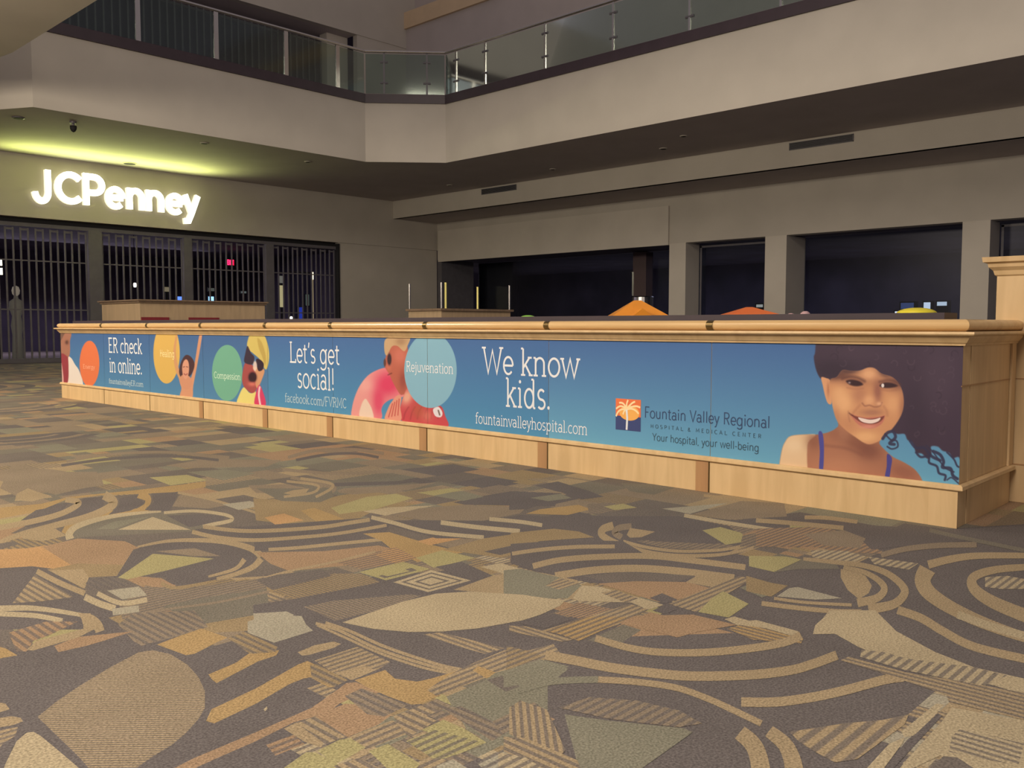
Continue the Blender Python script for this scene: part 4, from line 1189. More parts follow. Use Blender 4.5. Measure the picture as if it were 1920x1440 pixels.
poly('K', (80, 76, 150), [(1038, 1075), (1080, 1110), (1070, 1200), (1055, 1280), (1020, 1270), (1035, 1180)], 0.7)
CLIP[0] = None
# hair mass
poly('K', HAIR, [(415, -300), (418, 0), (412, 180), (400, 230), (412, 310), (436, 380), (470, 424), (540, 440), (640, 450), (760, 480), (900, 500), (1040, 520), (1100, 640), (1100, 760), (1060, 850), (1085, 880), (1130, 900), (1190, 900), (1215, 950), (1262, 975), (1290, 1060), (1340, 1070), (1390, 1115), (1425, 1080), (1420, 1010), (1480, 1010), (1520, 1045), (1580, 1065), (1610, 1110), (1660, 1100), (1690, 1150), (1760, 1100), (1900, 500), (1760, -300)], 1.4)
CLIP[0] = OPS[-1][1]
blob('K', (54, 44, 58), 560, 340, 160, 80, 0.6)
blob('K', (56, 46, 60), 1300, 700, 90, 260, 0.35)
blob('K', (96, 80, 94), 1500, 400, 160, 260, 0.35)
blob('K', (88, 72, 86), 800, 200, 240, 60, 0.3)
hr = random.Random(3)
for _ in range(70):
    hx, hy = hr.uniform(440, 1640), hr.uniform(130, 960)
    if 480 < hx < 1200 and hy > 300: continue
    if hy > 560 + (hx - 1200) * 0.9 + 300: continue
    r0 = hr.uniform(14, 34); a0 = hr.uniform(0, 360)
    line('K', hr.choice([(52, 42, 56), (96, 80, 94), (104, 86, 98)]), [(hx + r0 * math.cos(math.radians(a0 + q * 50)), hy + r0 * math.sin(math.radians(a0 + q * 50))) for q in range(5)], 9, 0.9, 0.4)
CLIP[0] = None
# ear, face
poly('K', (230, 170, 124), [(464, 408), (505, 412), (545, 440), (556, 560), (552, 636), (522, 632), (498, 570), (478, 480)], 0.9)
blob('K', (186, 122, 90), 525, 510, 10, 50, 0.7)
poly('K', (218, 158, 112), [(545, 425), (600, 405), (650, 345), (720, 352), (800, 348), (870, 322), (930, 328), (990, 375), (1090, 410), (1160, 500), (1182, 600), (1172, 700), (1130, 790), (1060, 880), (985, 950), (900, 988), (840, 978), (760, 925), (680, 868), (606, 790), (570, 690), (550, 580), (535, 500)], 1.2)
CLIP[0] = OPS[-1][1]
blob('K', (104, 68, 62), 610, 395, 100, 34, 0.85, -6)
blob('K', (88, 62, 64), 700, 352, 80, 22, 0.8)
blob('K', (104, 72, 68), 1010, 380, 60, 24, 0.7, 25)
blob('K', (130, 86, 74), 1130, 450, 60, 60, 0.8, 35)
blob('K', (150, 100, 80), 760, 440, 110, 36, 0.6)
blob('K', (150, 102, 82), 1050, 460, 90, 36, 0.6)
blob('K', (244, 188, 140), 880, 380, 62, 40, 0.75)
blob('K', (250, 196, 140), 650, 630, 80, 85, 0.8)
blob('K', (246, 192, 138), 620, 540, 50, 50, 0.5)
blob('K', (240, 182, 130), 1085, 640, 60, 70, 0.7)
blob('K', (248, 194, 136), 850, 925, 95, 42, 0.8)
blob('K', (156, 100, 86), 955, 530, 32, 80, 0.8)
blob('K', (178, 120, 96), 800, 560, 55, 60, 0.5)
blob('K', (240, 182, 134), 880, 606, 42, 40, 0.8)
blob('K', (160, 106, 84), 1178, 700, 30, 150, 0.55)
blob('K', (184, 126, 94), 590, 760, 40, 90, 0.4)
blob('K', (168, 114, 96), 905, 712, 80, 24, 0.6)
blob('K', (200, 140, 104), 700, 800, 50, 60, 0.4)
line('K', (92, 60, 58), [(648, 418), (710, 402), (780, 410), (840, 440)], 22, 2.6, 0.6)
line('K', (100, 66, 62), [(975, 446), (1040, 432), (1100, 440), (1148, 470)], 22, 2.6, 0.6)
poly('K', (56, 36, 44), [(680, 438), (730, 426), (795, 440), (828, 470), (770, 484), (712, 470)], 1.6, 0.95)
poly('K', (58, 38, 46), [(972, 476), (1018, 452), (1085, 457), (1130, 482), (1065, 498), (1000, 496)], 1.6, 0.95)
blob('K', (214, 196, 190), 710, 453, 9, 7, 0.7)
blob('K', (255, 248, 238), 1000, 478, 10, 14, 0.95)
line('K', (176, 118, 92), [(690, 496), (760, 508), (830, 502)], 12, 2.0, 0.5)
line('K', (176, 118, 92), [(1000, 514), (1060, 524), (1120, 514)], 12, 2.0, 0.5)
line('K', (150, 94, 78), [(822, 632), (845, 655), (885, 650), (930, 664), (975, 655), (992, 628)], 10, 1.6, 0.75)
blob('K', (248, 194, 150), 968, 636, 20, 13, 0.7)
line('K', (184, 122, 92), [(800, 650), (755, 700), (730, 740)], 14, 2.6, 0.5)
line('K', (176, 116, 90), [(1010, 660), (1035, 700), (1040, 740)], 14, 2.6, 0.4)
poly('K', (206, 128, 108), [(716, 726), (780, 744), (850, 756), (900, 752), (975, 748), (1020, 738), (996, 804), (930, 846), (860, 848), (780, 812)], 1.0)
poly('K', (124, 68, 62), [(722, 730), (780, 750), (880, 768), (975, 754), (1014, 744), (985, 788), (930, 812), (860, 812), (790, 788)], 0.8, 0.9)
poly('K', (252, 232, 218), [(786, 756), (830, 764), (885, 775), (935, 770), (980, 758), (962, 788), (905, 808), (845, 802), (806, 784)], 0.6)
line('K', (110, 66, 56), [(708, 718), (722, 730), (740, 740)], 10, 1.2, 0.8)
line('K', (170, 114, 90), [(700, 705), (702, 740), (712, 790)], 9, 1.8, 0.5)
blob('K', (234, 160, 138), 870, 838, 60, 12, 0.7)
CLIP[0] = None
# loose curls
for pts, w in (([(1000, 940), (1040, 890), (1090, 880), (1110, 930), (1060, 980), (1100, 990)], 26), ([(1020, 900), (1070, 950), (1120, 960), (1130, 1010), (1080, 1030), (1040, 1010)], 14),
               ([(1290, 1060), (1330, 1100), (1400, 1095), (1405, 1150), (1470, 1180), (1490, 1240), (1545, 1260), (1540, 1300)], 20), ([(1440, 1050), (1500, 1080), (1530, 1140), (1520, 1190), (1590, 1200), (1610, 1260), (1650, 1290)], 26),
               ([(1560, 1060), (1620, 1120), (1650, 1180), (1690, 1190)], 16), ([(1240, 960), (1290, 1020), (1360, 1020), (1420, 1090), (1500, 1130)], 26), ([(1380, 1000), (1440, 1060), (1540, 1190), (1620, 1230)], 12), ([(1560, 1300), (1600, 1280), (1660, 1330)], 12)):
    line('K', (58, 56, 82), pts, w, 1.0, 0.9)
# --- boy with swim ring
poly('J', (236, 160, 152), [(955, 960), (962, 880), (985, 790), (1030, 690), (1100, 600), (1180, 550), (1270, 525), (1400, 540), (1450, 640), (1450, 760), (1380, 800), (1310, 810), (1250, 850), (1225, 900), (1215, 990), (1000, 1000)], 0.8)
CLIP[0] = OPS[-1][1]
blob('J', (222, 52, 96), 1290, 670, 110, 100, 0.85, -30)
blob('J', (222, 60, 100), 1200, 830, 45, 120, 0.75)
blob('J', (245, 190, 176), 1090, 680, 60, 60, 0.5)
CLIP[0] = None
poly('J', (240, 214, 190), [(1030, 970), (1045, 860), (1080, 805), (1110, 840), (1140, 900), (1150, 990)], 0.9)
poly('J', (190, 104, 82), [(1262, 340), (1340, 300), (1460, 330), (1460, 700), (1410, 770), (1370, 730), (1320, 640), (1300, 590), (1268, 540), (1250, 500), (1255, 460), (1270, 400)], 0.7)
CLIP[0] = OPS[-1][1]
blob('J', (216, 124, 104), 1390, 420, 50, 60, 0.8)
blob('J', (214, 120, 96), 1290, 520, 20, 26, 0.7)
blob('J', (140, 66, 60), 1420, 640, 30, 70, 0.6)
CLIP[0] = None
poly('J', (206, 172, 128), [(1250, 330), (1262, 270), (1330, 240), (1480, 240), (1460, 330), (1430, 378), (1370, 330), (1320, 335), (1280, 410), (1258, 400)], 0.7)
blob('J', (150, 110, 80), 1400, 290, 40, 30, 0.5)
blob('J', (60, 40, 48), 1297, 450, 15, 42, 1.0)
blob('J', (90, 60, 56), 1256, 480, 9, 28, 0.9)
line('J', (104, 48, 46), [(1285, 590), (1318, 575)], 9, 0.8, 0.8)
poly('J', (206, 78, 84), [(1390, 990), (1400, 860), (1450, 720), (1480, 730), (1560, 850), (1660, 880), (1760, 870), (1800, 960), (1820, 1060), (1600, 1060)], 0.8)
CLIP[0] = OPS[-1][1]
blob('J', (238, 190, 156), 1455, 790, 40, 60, 0.85, 20)
for q in range(6): line('J', (150, 52, 60), [(1425 + q * 62, 990 - q * 2), (1440 + q * 60, 930), (1470 + q * 58, 880)], 12, 1.0, 0.45)
blob('J', (182, 100, 70), 1560, 920, 50, 60, 0.6)
blob('J', (230, 150, 120), 1640, 960, 40, 40, 0.5)
CLIP[0] = None
poly('J', (236, 232, 232), [(1690, 900), (1740, 878), (1775, 930), (1760, 970), (1710, 960)], 0.7)
line('J', (110, 90, 80), [(1738, 910), (1750, 950)], 12, 0.8)
poly('J', (232, 160, 134), [(1258, 1000), (1290, 880), (1320, 830), (1350, 790), (1385, 770), (1405, 800), (1395, 880), (1400, 1000)], 0.7)
for q in range(4): line('J', (190, 60, 60), [(1290 + q * 28, 970 - q * 6), (1325 + q * 20, 850 - q * 14)], 8, 0.7, 0.8)
# --- shouting boy with sunglasses
poly('J', (236, 222, 130), [(-70, 860), (-50, 760), (-10, 700), (30, 745), (60, 755), (95, 740), (90, 860)], 0.7)
poly('J', (170, 82, 78), [(-28, 600), (0, 480), (60, 500), (120, 540), (165, 560), (150, 625), (110, 700), (85, 745), (50, 752), (10, 720), (-20, 680)], 0.7)
poly('J', (214, 158, 116), [(70, 520), (170, 540), (150, 630), (110, 710), (90, 660), (100, 590)], 0.8)
poly('J', (216, 196, 108), [(16, 330), (25, 270), (50, 232), (160, 232), (195, 290), (214, 380), (212, 470), (190, 540), (165, 520), (130, 450), (75, 400), (40, 370)], 0.7)
poly('J', (178, 150, 74), [(110, 260), (150, 300), (185, 420), (180, 500), (150, 420), (120, 340)], 1.0, 0.6)
poly('J', (60, 46, 62), [(-10, 470), (0, 400), (20, 330), (50, 390), (82, 430), (70, 490), (30, 495)], 0.7)
poly('J', (52, 36, 52), [(98, 450), (130, 450), (166, 488), (158, 540), (122, 556), (104, 510)], 0.7)
blob('J', (238, 214, 196), 88, 510, 14, 36, 0.9)
blob('J', (50, 26, 36), 66, 612, 30, 38, 1.0)
blob('J', (228, 130, 110), 62, 672, 28, 16, 0.8)
poly('J', (216, 66, 106), [(85, 860), (100, 740), (125, 680), (155, 730), (185, 860)], 0.7)
line('J', (245, 210, 210), [(130, 700), (122, 770), (135, 860)], 16, 0.7)
# --- girl with raised arms
poly('L', (216, 156, 120), [(1190, 790), (1202, 710), (1178, 620), (1190, 590), (1215, 650), (1262, 655), (1300, 580), (1330, 430), (1350, 300), (1370, 205), (1390, 205), (1372, 340), (1340, 520), (1308, 690), (1295, 800)], 0.6)
poly('L', (214, 160, 110), [(1178, 620), (1142, 520), (1128, 380), (1150, 240), (1166, 225), (1152, 380), (1170, 500), (1200, 610)], 0.6)
poly('L', (78, 50, 54), [(1180, 560), (1200, 470), (1240, 412), (1285, 425), (1318, 480), (1312, 540), (1280, 600), (1240, 625), (1200, 615)], 0.6)
poly('L', (214, 152, 118), [(1210, 590), (1268, 600), (1300, 660), (1260, 720), (1205, 700), (1185, 640)], 0.6)
poly('L', (224, 162, 132), [(1208, 520), (1222, 468), (1246, 450), (1266, 480), (1270, 550), (1256, 610), (1234, 628), (1214, 590)], 0.6)
line('L', (110, 62, 60), [(1218, 520), (1230, 516)], 7, 0.5, 0.8)
line('L', (110, 62, 60), [(1246, 516), (1260, 520)], 7, 0.5, 0.8)
line('L', (150, 70, 70), [(1226, 580), (1240, 590), (1254, 580)], 9, 0.5, 0.8)
# --- child at the far left end
poly('M', (232, 222, 208), [(310, 1120), (315, 700), (370, 690), (430, 790), (500, 900), (550, 1130)], 0.5)
poly('M', (166, 116, 94), [(170, 240), (350, 240), (372, 320), (350, 420), (352, 560), (335, 660), (260, 720), (180, 660)], 0.5)
poly('M', (120, 90, 76), [(170, 240), (290, 240), (250, 330), (200, 420), (170, 420)], 0.5)
poly('M', (152, 62, 70), [(200, 640), (300, 660), (325, 740), (320, 1060), (240, 1060)], 0.5)
poly('M', (218, 170, 160), [(170, 760), (215, 760), (250, 1070), (170, 1070)], 0.5)
blob('M', (80, 50, 44), 300, 440, 22, 28, 0.8)


def disc(k, col, pts): poly(k, col, pts, 0.5)


def ell(cx, cy, rx, ry, n=20, a0=0, a1=360): return [(cx + rx * math.cos(math.radians(a0 + (a1 - a0) * i / n)), cy + ry * math.sin(math.radians(a0 + (a1 - a0) * i / n))) for i in range(n)]


DISCS = [('J', (140, 190, 208), 1667, 548, 236, 340), ('L', (118, 182, 152), 1614, 572, 137, 252), ('L', (224, 184, 96), 1068, 392, 119, 276), ('M', (228, 122, 76), 660, 778, 157, 364)]
d_ops = []
for k_, c_, *e_ in DISCS:
    n0 = len(OPS); poly(k_, c_, ell(*e_), 0.5); d_ops += OPS[n0:]; del OPS[n0:]
# the shouting boy, ring boy and arm overlap the discs differently: pale blue disc lies over the ring boy, the rest lie under the people
OPS = d_ops[1:] + OPS + d_ops[:1]

BK = (0.84, 0.85, 0.93)


def to_px(y, z):
    px_ = np.stack([np.full(y.shape, WX), y, z - EYE]); c = [(_rt[i] * px_[i]) for i in range(3)]
    r = sum(_rt[i] * px_[i] for i in range(3)); u = sum(_up[i] * px_[i] for i in range(3)); f = sum(_fw[i] * px_[i] for i in range(3))
    return 960 + F_PX * r / f, 720 - F_PX * u / f


bm_mat = bpy.data.materials.new('banner_print'); bm_mat.use_nodes = True
_nt = bm_mat.node_tree; _b = _nt.nodes['Principled BSDF']; _b.inputs['Roughness'].default_value = 0.55; _b.inputs['Specular IOR Level'].default_value = 0.3
_at = _nt.nodes.new('ShaderNodeAttribute'); _at.attribute_name = 'print'; _nt.links.new(_at.outputs['Color'], _b.inputs['Base Color'])
banner = thing('banner', (WX - 0.001, 9, 0.7), 'long blue printed banner with children, coloured circles and white slogans on the barrier', 'banner')
PANELS = []
for pi, (ya, yb) in enumerate(zip(edges[:-1], edges[1:])):
    ya += 0.002 if pi else 0.0; yb -= 0.002
    xa = to_px(np.array([ya]), np.array([1.1])); xb = to_px(np.array([yb]), np.array([1.1])); xc = to_px(np.array([ya]), np.array([0.272]))
    nu = int((xa[0][0] - xb[0][0]) * 1.35) + 2; nz = int((xc[1][0] - xa[1][0]) * 1.35) + 2
    # columns spaced evenly in 1/y keep the print equally sharp along the wall
    tt = np.linspace(0, 1, nu); ys = 1 / (1 / (ya + 2) * (1 - tt) + 1 / (yb + 2) * tt) - 2
    zs = np.linspace(0.272, 1.128, nz)
    Yg, Zg = np.meshgrid(ys, zs); PX, PY = to_px(Yg, Zg)
    h = (Zg - 0.272) / 0.856
    top = np.array([72, 112, 166.]); bot = np.array([112, 178, 206.])
    if pi > 4: bot = np.array([84, 140, 178.]); top = np.array([70, 106, 156.])
    elif pi > 1: bot = np.array([84, 152, 190.])
    C = bot + (top - bot) * (h ** 1.0)[..., None]
    for op in OPS:
        if op[5][1] < PX.min() or op[5][0] > PX.max(): continue
        k = (PX >= op[5][0]) & (PX <= op[5][1])
        if not k.any(): continue
        x_, y_ = PX[k], PY[k]
        if op[0] == 'p':
            sd, _ = seg_dist(x_, y_, op[1]); sd = np.where(inside(x_, y_, op[1]), sd, -sd)
            a = np.clip(0.5 + sd / (2 * op[3]), 0, 1)
        elif op[0] == 'b':
            cx, cy, rx, ry, ro = op[1]; dx, dy = x_ - cx, y_ - cy
            ux = dx * math.cos(ro) + dy * math.sin(ro); uy = -dx * math.sin(ro) + dy * math.cos(ro)
            q = (ux / rx) ** 2 + (uy / ry) ** 2
            a = np.clip(1.15 * np.exp(-q * 0.7) , 0, 1) if op[4] < 0.9 else np.clip(1.6 * np.exp(-q * 0.5 * q), 0, 1)
        else:
            sd, tb = seg_dist(x_, y_, op[1], False)
            a = np.clip(0.5 + (op[6] / 2 - sd) / (2 * op[3]), 0, 1)
        if op[0] == 'b' and op[6] is not None: a = a * np.clip(0.5 + np.where(inside(x_, y_, op[6]), 1, -1) * seg_dist(x_, y_, op[6])[0] / 2, 0, 1)
        a = (a * op[4])[:, None]; C[k] = C[k] * (1 - a) + op[2] * a
    lin = np.where(C / 255 <= 0.04045, C / 255 / 12.92, ((np.clip(C, 0, 255) / 255 + 0.055) / 1.055) ** 2.4) * np.array(BK)
    lin = np.clip(lin, 0, 0.9)
    me = bpy.data.meshes.new('printed_panel')
    n = nu * nz; v = np.stack([np.full(n, -0.0012), (Yg - ya).ravel(), Zg.ravel()], 1)
    idx = np.arange(n).reshape(nz, nu)
    fc = np.stack([idx[:-1, :-1], idx[1:, :-1], idx[1:, 1:], idx[:-1, 1:]], -1).reshape(-1, 4)
    me.vertices.add(n); me.vertices.foreach_set('co', v.ravel().astype('f'))
    me.loops.add(fc.size); me.loops.foreach_set('vertex_index', fc.ravel().astype('i'))
    me.polygons.add(len(fc)); me.polygons.foreach_set('loop_start', (np.arange(len(fc)) * 4).astype('i'))
    me.update(calc_edges=True)
    at = me.color_attributes.new('print', 'FLOAT_COLOR', 'POINT')
    at.data.foreach_set('color', np.concatenate([lin.reshape(-1, 3), np.ones((n, 1))], 1).ravel().astype('f'))
    me.materials.append(bm_mat)
    o = bpy.data.objects.new('printed_panel', me); COL.objects.link(o); o.parent = banner
    BASE[o.name] = (WX, ya, 0)
    o.location = (WX - BASE[banner.name][0], ya - BASE[banner.name][1], -BASE[banner.name][2])
    PANELS.append(o)


def words(items, mat_, panel, off=0.0026, name='lettering'):
    for it in items:
        m_ = MB(); kw = it[6] if len(it) > 6 else {}
        wall_text(m_, *it[:5], w=it[5], off=off, **kw)
        m_.build(name, mat_, PANELS[panel])


words([('We know', 905.7, 1087, 699, 651.7, 0.085), ('kids.', 948, 1034, 760.7, 709, 0.085), ('fountainvalleyhospital.com', 891.7, 1102, 793, 773, 0.085)], M_WHITE, 2)
words([("Let's get", 543, 638, 678.5, 641.5, 0.085), ('social!', 557.5, 628, 726, 687, 0.085)], M_WHITE, 4)
words([('facebook.com/FVRMC', 534.6, 650.6, 753, 737, 0.08)], M_PALEPRINT, 4)
words([('Rejuvenation', 761.7, 850.6, 696, 677.5, 0.09)], M_WHITE, 3)
words([('ER check', 203.5, 267, 660, 634, 0.10), ('in online.', 205.6, 267, 696.7, 670, 0.10)], M_WHITE, 7)
words([('fountainvalleyER.com', 204.6, 269, 718.5, 709.5, 0.10)], M_PALEPRINT, 7)
words([('Healing', 300, 327.5, 668.5, 655.5, 0.10)], mat('cream_print', s2l(244, 226, 170), 0.6), 6)
words([('Compassion', 401.5, 451.5, 708.5, 697, 0.10)], mat('mint_print', s2l(206, 234, 214), 0.6), 5)
words([('Energy', 156, 178, 690.5, 683, 0.10)], mat('peach_print', s2l(244, 176, 146), 0.6), 8)
words([('Fountain Valley Regional', 1208, 1445, 782.7, 762.5, 0.10, dict(serif=False)), ], M_NAVY, 1)
words([('HOSPITAL & MEDICAL CENTER', 1220, 1428, 802, 795.3, 0.13, dict(serif=False, track=0.45)), ('Your hospital, your well-being', 1223, 1424, 825.5, 811.7, 0.10, dict(serif=False))], M_SLATE, 1, name='small_lettering')
# palm-tree emblem
M_OR = mat('emblem_orange', s2l(232, 116, 66), 0.6); M_NV = mat('emblem_navy', s2l(52, 66, 120), 0.6); M_YE = mat('emblem_sun', s2l(242, 176, 88), 0.6); M_CRM = mat('emblem_cream', s2l(250, 222, 170), 0.6)
y0_, z1_ = wall_pt(1155, 746.7, WX); y1_, z0_ = wall_pt(1201.5, 808, WX); zc = wall_pt(1155, 805, WX)[1]
z0_ = zc
m = MB(); m.mats = None


def erect(x, ya, yb, za, zb, mi): m.face([(x, ya, za), (x, ya, zb), (x, yb, zb), (x, yb, za)], mi)


zm = z0_ + (z1_ - z0_) * 0.45
erect(WX - 0.0024, y1_, y0_, zm, z1_, 0); erect(WX - 0.0024, y1_, y0_, z0_, zm, 1)
W_ = y0_ - y1_; H_ = z1_ - z0_


def eq(u, v_, o_=0.003): return (WX - o_, y0_ - u * W_, z0_ + v_ * H_)


m.face([eq(0.55 + 0.40 * math.cos(a * math.pi / 14), 0.56 + 0.24 * math.sin(a * math.pi / 14), 0.0028) for a in range(28)], 2)
pe_off = [0.0034]
for tip, ctrl in (((0.02, 0.42), (0.12, 0.72)), ((0.02, 0.66), (0.22, 0.86)), ((0.14, 0.86), (0.34, 0.92)), ((0.5, 0.97), (0.42, 0.86)), ((0.78, 0.93), (0.62, 0.9)), ((0.98, 0.76), (0.75, 0.86)), ((0.92, 0.56), (0.72, 0.78)), ((0.3, 0.5), (0.36, 0.68))):
    pts = []
    for i in range(9):
        t_ = i / 8; pts.append(((1 - t_) ** 2 * 0.44 + 2 * t_ * (1 - t_) * ctrl[0] + t_ * t_ * tip[0], (1 - t_) ** 2 * 0.66 + 2 * t_ * (1 - t_) * ctrl[1] + t_ * t_ * tip[1]))
    qs = []; stroke_quads(pts, 0.06, qs)
    for q in qs:
        pe_off[0] += 0.00001; m.face([eq(a, b, pe_off[0]) for a, b in q], 3)
qs = []; stroke_quads([(0.44, 0.66), (0.47, 0.4), (0.45, 0.02)], 0.075, qs)
for q in qs: m.face([eq(a, b, pe_off[0] + 0.00003) for a, b in q], 4)
m.build('palm_emblem', [M_OR, M_NV, M_YE, M_CRM, M_WHITE], PANELS[1])

# ------------------------------------------------------------------ lit store letters
M_SIGN = emit('lit_letter_face', (1.0, 0.97, 0.72), 5.5)
M_SIGNSIDE = emit('lit_letter_side', (1.0, 0.93, 0.60), 1.3)
sy_ = Y1 - 0.14
sx0, sz0 = front_pt(61, 372, sy_); sx1, _z = front_pt(376, 420, sy_)
sign = thing('store_sign', ((sx0 + sx1) / 2, Y1, sz0), 'glowing white store name letters on the wall over the gates', 'sign')
LW = 0.20
SG = {
    'J': [ln(.50, 1, .50, .30), arc(.27, .30, .23, .30, 0, -175)],
    'C': [arc(.46, .5, .40, .43, 42, 318)],
    'P': [ln(.1, -.0, .1, .94, .38, .94) + arc(.38, .68, .27, .26, 90, -90) + [(.1, .42)]],
    'e': [arc(.34, .33, .28, .29, 0, 316), ln(.08, .34, .62, .34)],
    'n': [ln(.1, .72, .1, 0), arc(.32, .40, .22, .24, 180, 0), ln(.54, .42, .54, 0)],
    'y': [ln(.06, .70, .30, .06), ln(.56, .70, .30, .04, .18, -.22, .0, -.24)],
}
# each letter by the photo columns of its left and right edge, baseline and cap height
LET = [('J', 61, 97, 377, 322), ('C', 104, 155, 384, 324), ('P', 157, 198, 385, 330), ('e', 198, 236, 391, 350), ('n', 238, 272, 393, 352), ('n', 274, 308, 397, 357), ('e', 311, 346, 404, 362), ('y', 343, 376, 408, 366)]
baseZ = front_pt(176, 385.5, sy_)[1]; capZ = front_pt(176, 328.5, sy_)[1]; HH = capZ - baseZ

for ch, xl, xr, *_ in LET:
    xa = front_pt(xl, 370, sy_)[0]; xb = front_pt(xr, 370, sy_)[0]
    qs = []
    for st in SG[ch]: stroke_quads(st, LW, qs)
    us = [p[0] for q in qs for p in q]; u0, u1 = min(us), max(us); kx = (xb - xa) / (u1 - u0)
    m = MB()
    for q in qs:
        f = [(xa + (p[0] - u0) * kx, baseZ + p[1] * HH) for p in q]
        n = len(m.v); m.v += [(x, sy_, z) for x, z in f] + [(x, Y1 - 0.005, z) for x, z in f]
        m.f.append((n, n + 1, n + 2, n + 3)); m.m.append(0)
        for a in range(4): b = (a + 1) % 4; m.f.append((n + a, n + 4 + a, n + 4 + b, n + b)); m.m.append(1)
    m.build('letter', [M_SIGN, M_SIGNSIDE], sign, loc=((xa + xb) / 2, sy_, baseZ))

# ------------------------------------------------------------------ tan kiosk beyond the barrier
kx, ky, kz = 9.5, 21.44, 1.89
t = thing('information_kiosk', (kx + 1.7, ky + 1.1, 0), 'tan wooden kiosk counter with dark red panels, beyond the left half of the barrier', 'kiosk')
MB().box(kx, kx + 3.4, ky, ky + 2.25, 0, kz - 0.05).build('body', M_KIOSK, t)
m = MB(); m.box(kx - 0.08, kx + 3.48, ky - 0.08, ky + 2.33, kz - 0.035, kz); m.box(kx - 0.04, kx + 3.44, ky - 0.04, ky + 2.29, kz - 0.08, kz - 0.035)
m.build('cap', M_KIOSKCAP, t)
for a, b in ((kx + 0.02, kx + 0.72), (kx + 1.23, kx + 2.06)):
    MB().box(a, b, ky - 0.02, ky - 0.001, 1.10, 1.46).build('red_panel', M_REDP, t)
# second kiosk with slim posts
qx, qy = 16.2, 18.0
t = thing('display_kiosk', (qx + 1.38, qy + 0.7, 0), 'low brown wooden kiosk with slim metal posts, beyond the middle of the barrier', 'kiosk')
MB().box(qx, qx + 2.7, qy, qy + 1.38, 0, 1.66).build('body', M_KIOSKCAP if False else M_KIOSK, t)
MB().box(qx - 0.06, qx + 2.78, qy - 0.06, qy + 1.44, 1.66, 1.72).build('cap', M_KIOSKCAP, t)
M_YPOST = mat('yellow_post_paint_glow', (0.85, 0.74, 0.22), 0.4, emis=(1, 0.85, 0.3), estr=0.15)  # yellow paint with added emission; the posts are no lamps
for x, y, mt, lb in ((qx + 0.02, qy + 1.35, M_CHROME, None), (qx + 0.02, qy + 0.02, M_CHROME, None), (qx + 0.17, qy + 0.02, M_YPOST, 'yellow post'), (qx + 2.68, qy + 0.02, M_CHROME, None), (qx + 2.68, qy + 1.35, M_YPOST, 'yellow post at the back')):
    p = MB(); p.tube((x, y, 1.72), (x, y, 2.42), 0.028, 10); o = p.build('post', mt, t)
    if lb: o['label'] = lb
for a, b in (((qx + 1.45, qy + .02), (qx + 2.65, qy + .02)),):
    m = MB(); m.face([(*a, 1.74), (*b, 1.74), (*b, 2.38), (*a, 2.38)]); m.build('glass_pane', M_CLEAR, t)


# ------------------------------------------------------------------ play-area toys that peep over the barrier
def playhouse(cx, cy, hw, z_eave, z_top, roofcol, wallcol, label, rot=0.0, gable=False):
    t_ = thing('play_house', (cx, cy, 0), label, 'play house', 'soft play houses with orange roofs')
    c, s_ = math.cos(rot), math.sin(rot)
    def w_(x, y): return (cx + x * c - y * s_, cy + x * s_ + y * c)
    m_ = MB(); b = hw * 0.8
    m_.prism([w_(-b, -b), w_(b, -b), w_(b, b), w_(-b, b)], 0, z_eave); m_.build('wall', wallcol, t_)
    m_ = MB(); cs = [(*w_(x, y), z_eave) for x, y in ((-hw, -hw), (hw, -hw), (hw, hw), (-hw, hw))]
    r = 0.04; tp = [(*w_(x, y), z_top - 0.02) for x, y in ((-r, -r), (r, -r), (r, r), (-r, r))]
    for i in range(4): j = (i + 1) % 4; m_.face([cs[i], cs[j], tp[j], tp[i]])
    m_.face(tp); m_.face(cs[::-1]); m_.v.append(0) if False else None
    m_.build('roof', roofcol, t_, bevel=0.015)
    if gable:
        m_ = MB(); g = hw * 0.45
        a0 = (*w_(-g, -hw * 1.02), z_eave); a1 = (*w_(g, -hw * 1.02), z_eave); a2 = (*w_(0, -hw * 1.02), z_eave + (z_top - z_eave) * 0.55); bk = (*w_(0, -hw * 0.2), z_eave + (z_top - z_eave) * 0.55)
        m_.face([a0, a1, a2]); m_.face([a0, a2, bk]); m_.face([a2, a1, bk]); m_.build('gable', roofcol, t_)
    return t_


M_ORR = mat('glossy_orange_plastic', (0.95, 0.36, 0.035), 0.22, 0.05, 6, emis=None)
M_ORR2 = mat('orange_plastic', (0.85, 0.18, 0.03), 0.35)
M_BLUEP = mat('blue_plastic', (0.05, 0.12, 0.4), 0.4)
dirn = math.atan2(9.0, 6.42)
playhouse(8.6, 6.14, 0.42, 1.30, 1.565, M_ORR, M_BLUEP, 'play house with the big shiny orange pyramid roof behind the middle of the barrier', math.radians(-46.5), True)
ox_, oy_ = 12 * 1.0, 6.551
playhouse(ox_, oy_, 0.44, 1.385, 1.545, M_ORR2, M_BLUEP, 'play house with the smaller dull orange roof, right of the shiny one', math.radians(-46.5))


def mushroom(cx, cy, r, z0, z1, col, label):
    t_ = thing('play_mushroom', (cx, cy, 0), label, 'play mushroom', 'soft play mushrooms')
    m_ = MB(); m_.lathe(cx, cy, [(r * 0.45, 0), (r * 0.35, z0 * 0.5), (r * 0.4, z0)], 20); m_.build('stem', M_LIGHTWALL, t_, smooth=True)
    m_ = MB(); m_.lathe(cx, cy, [(r * 0.9, z0 - 0.03), (r, z0)] + [(r * math.cos(math.radians(a)), z0 + (z1 - z0) * math.sin(math.radians(a))) for a in range(12, 90, 13)], 28)
    m_.build('mushroom_cap', col, t_, smooth=True)


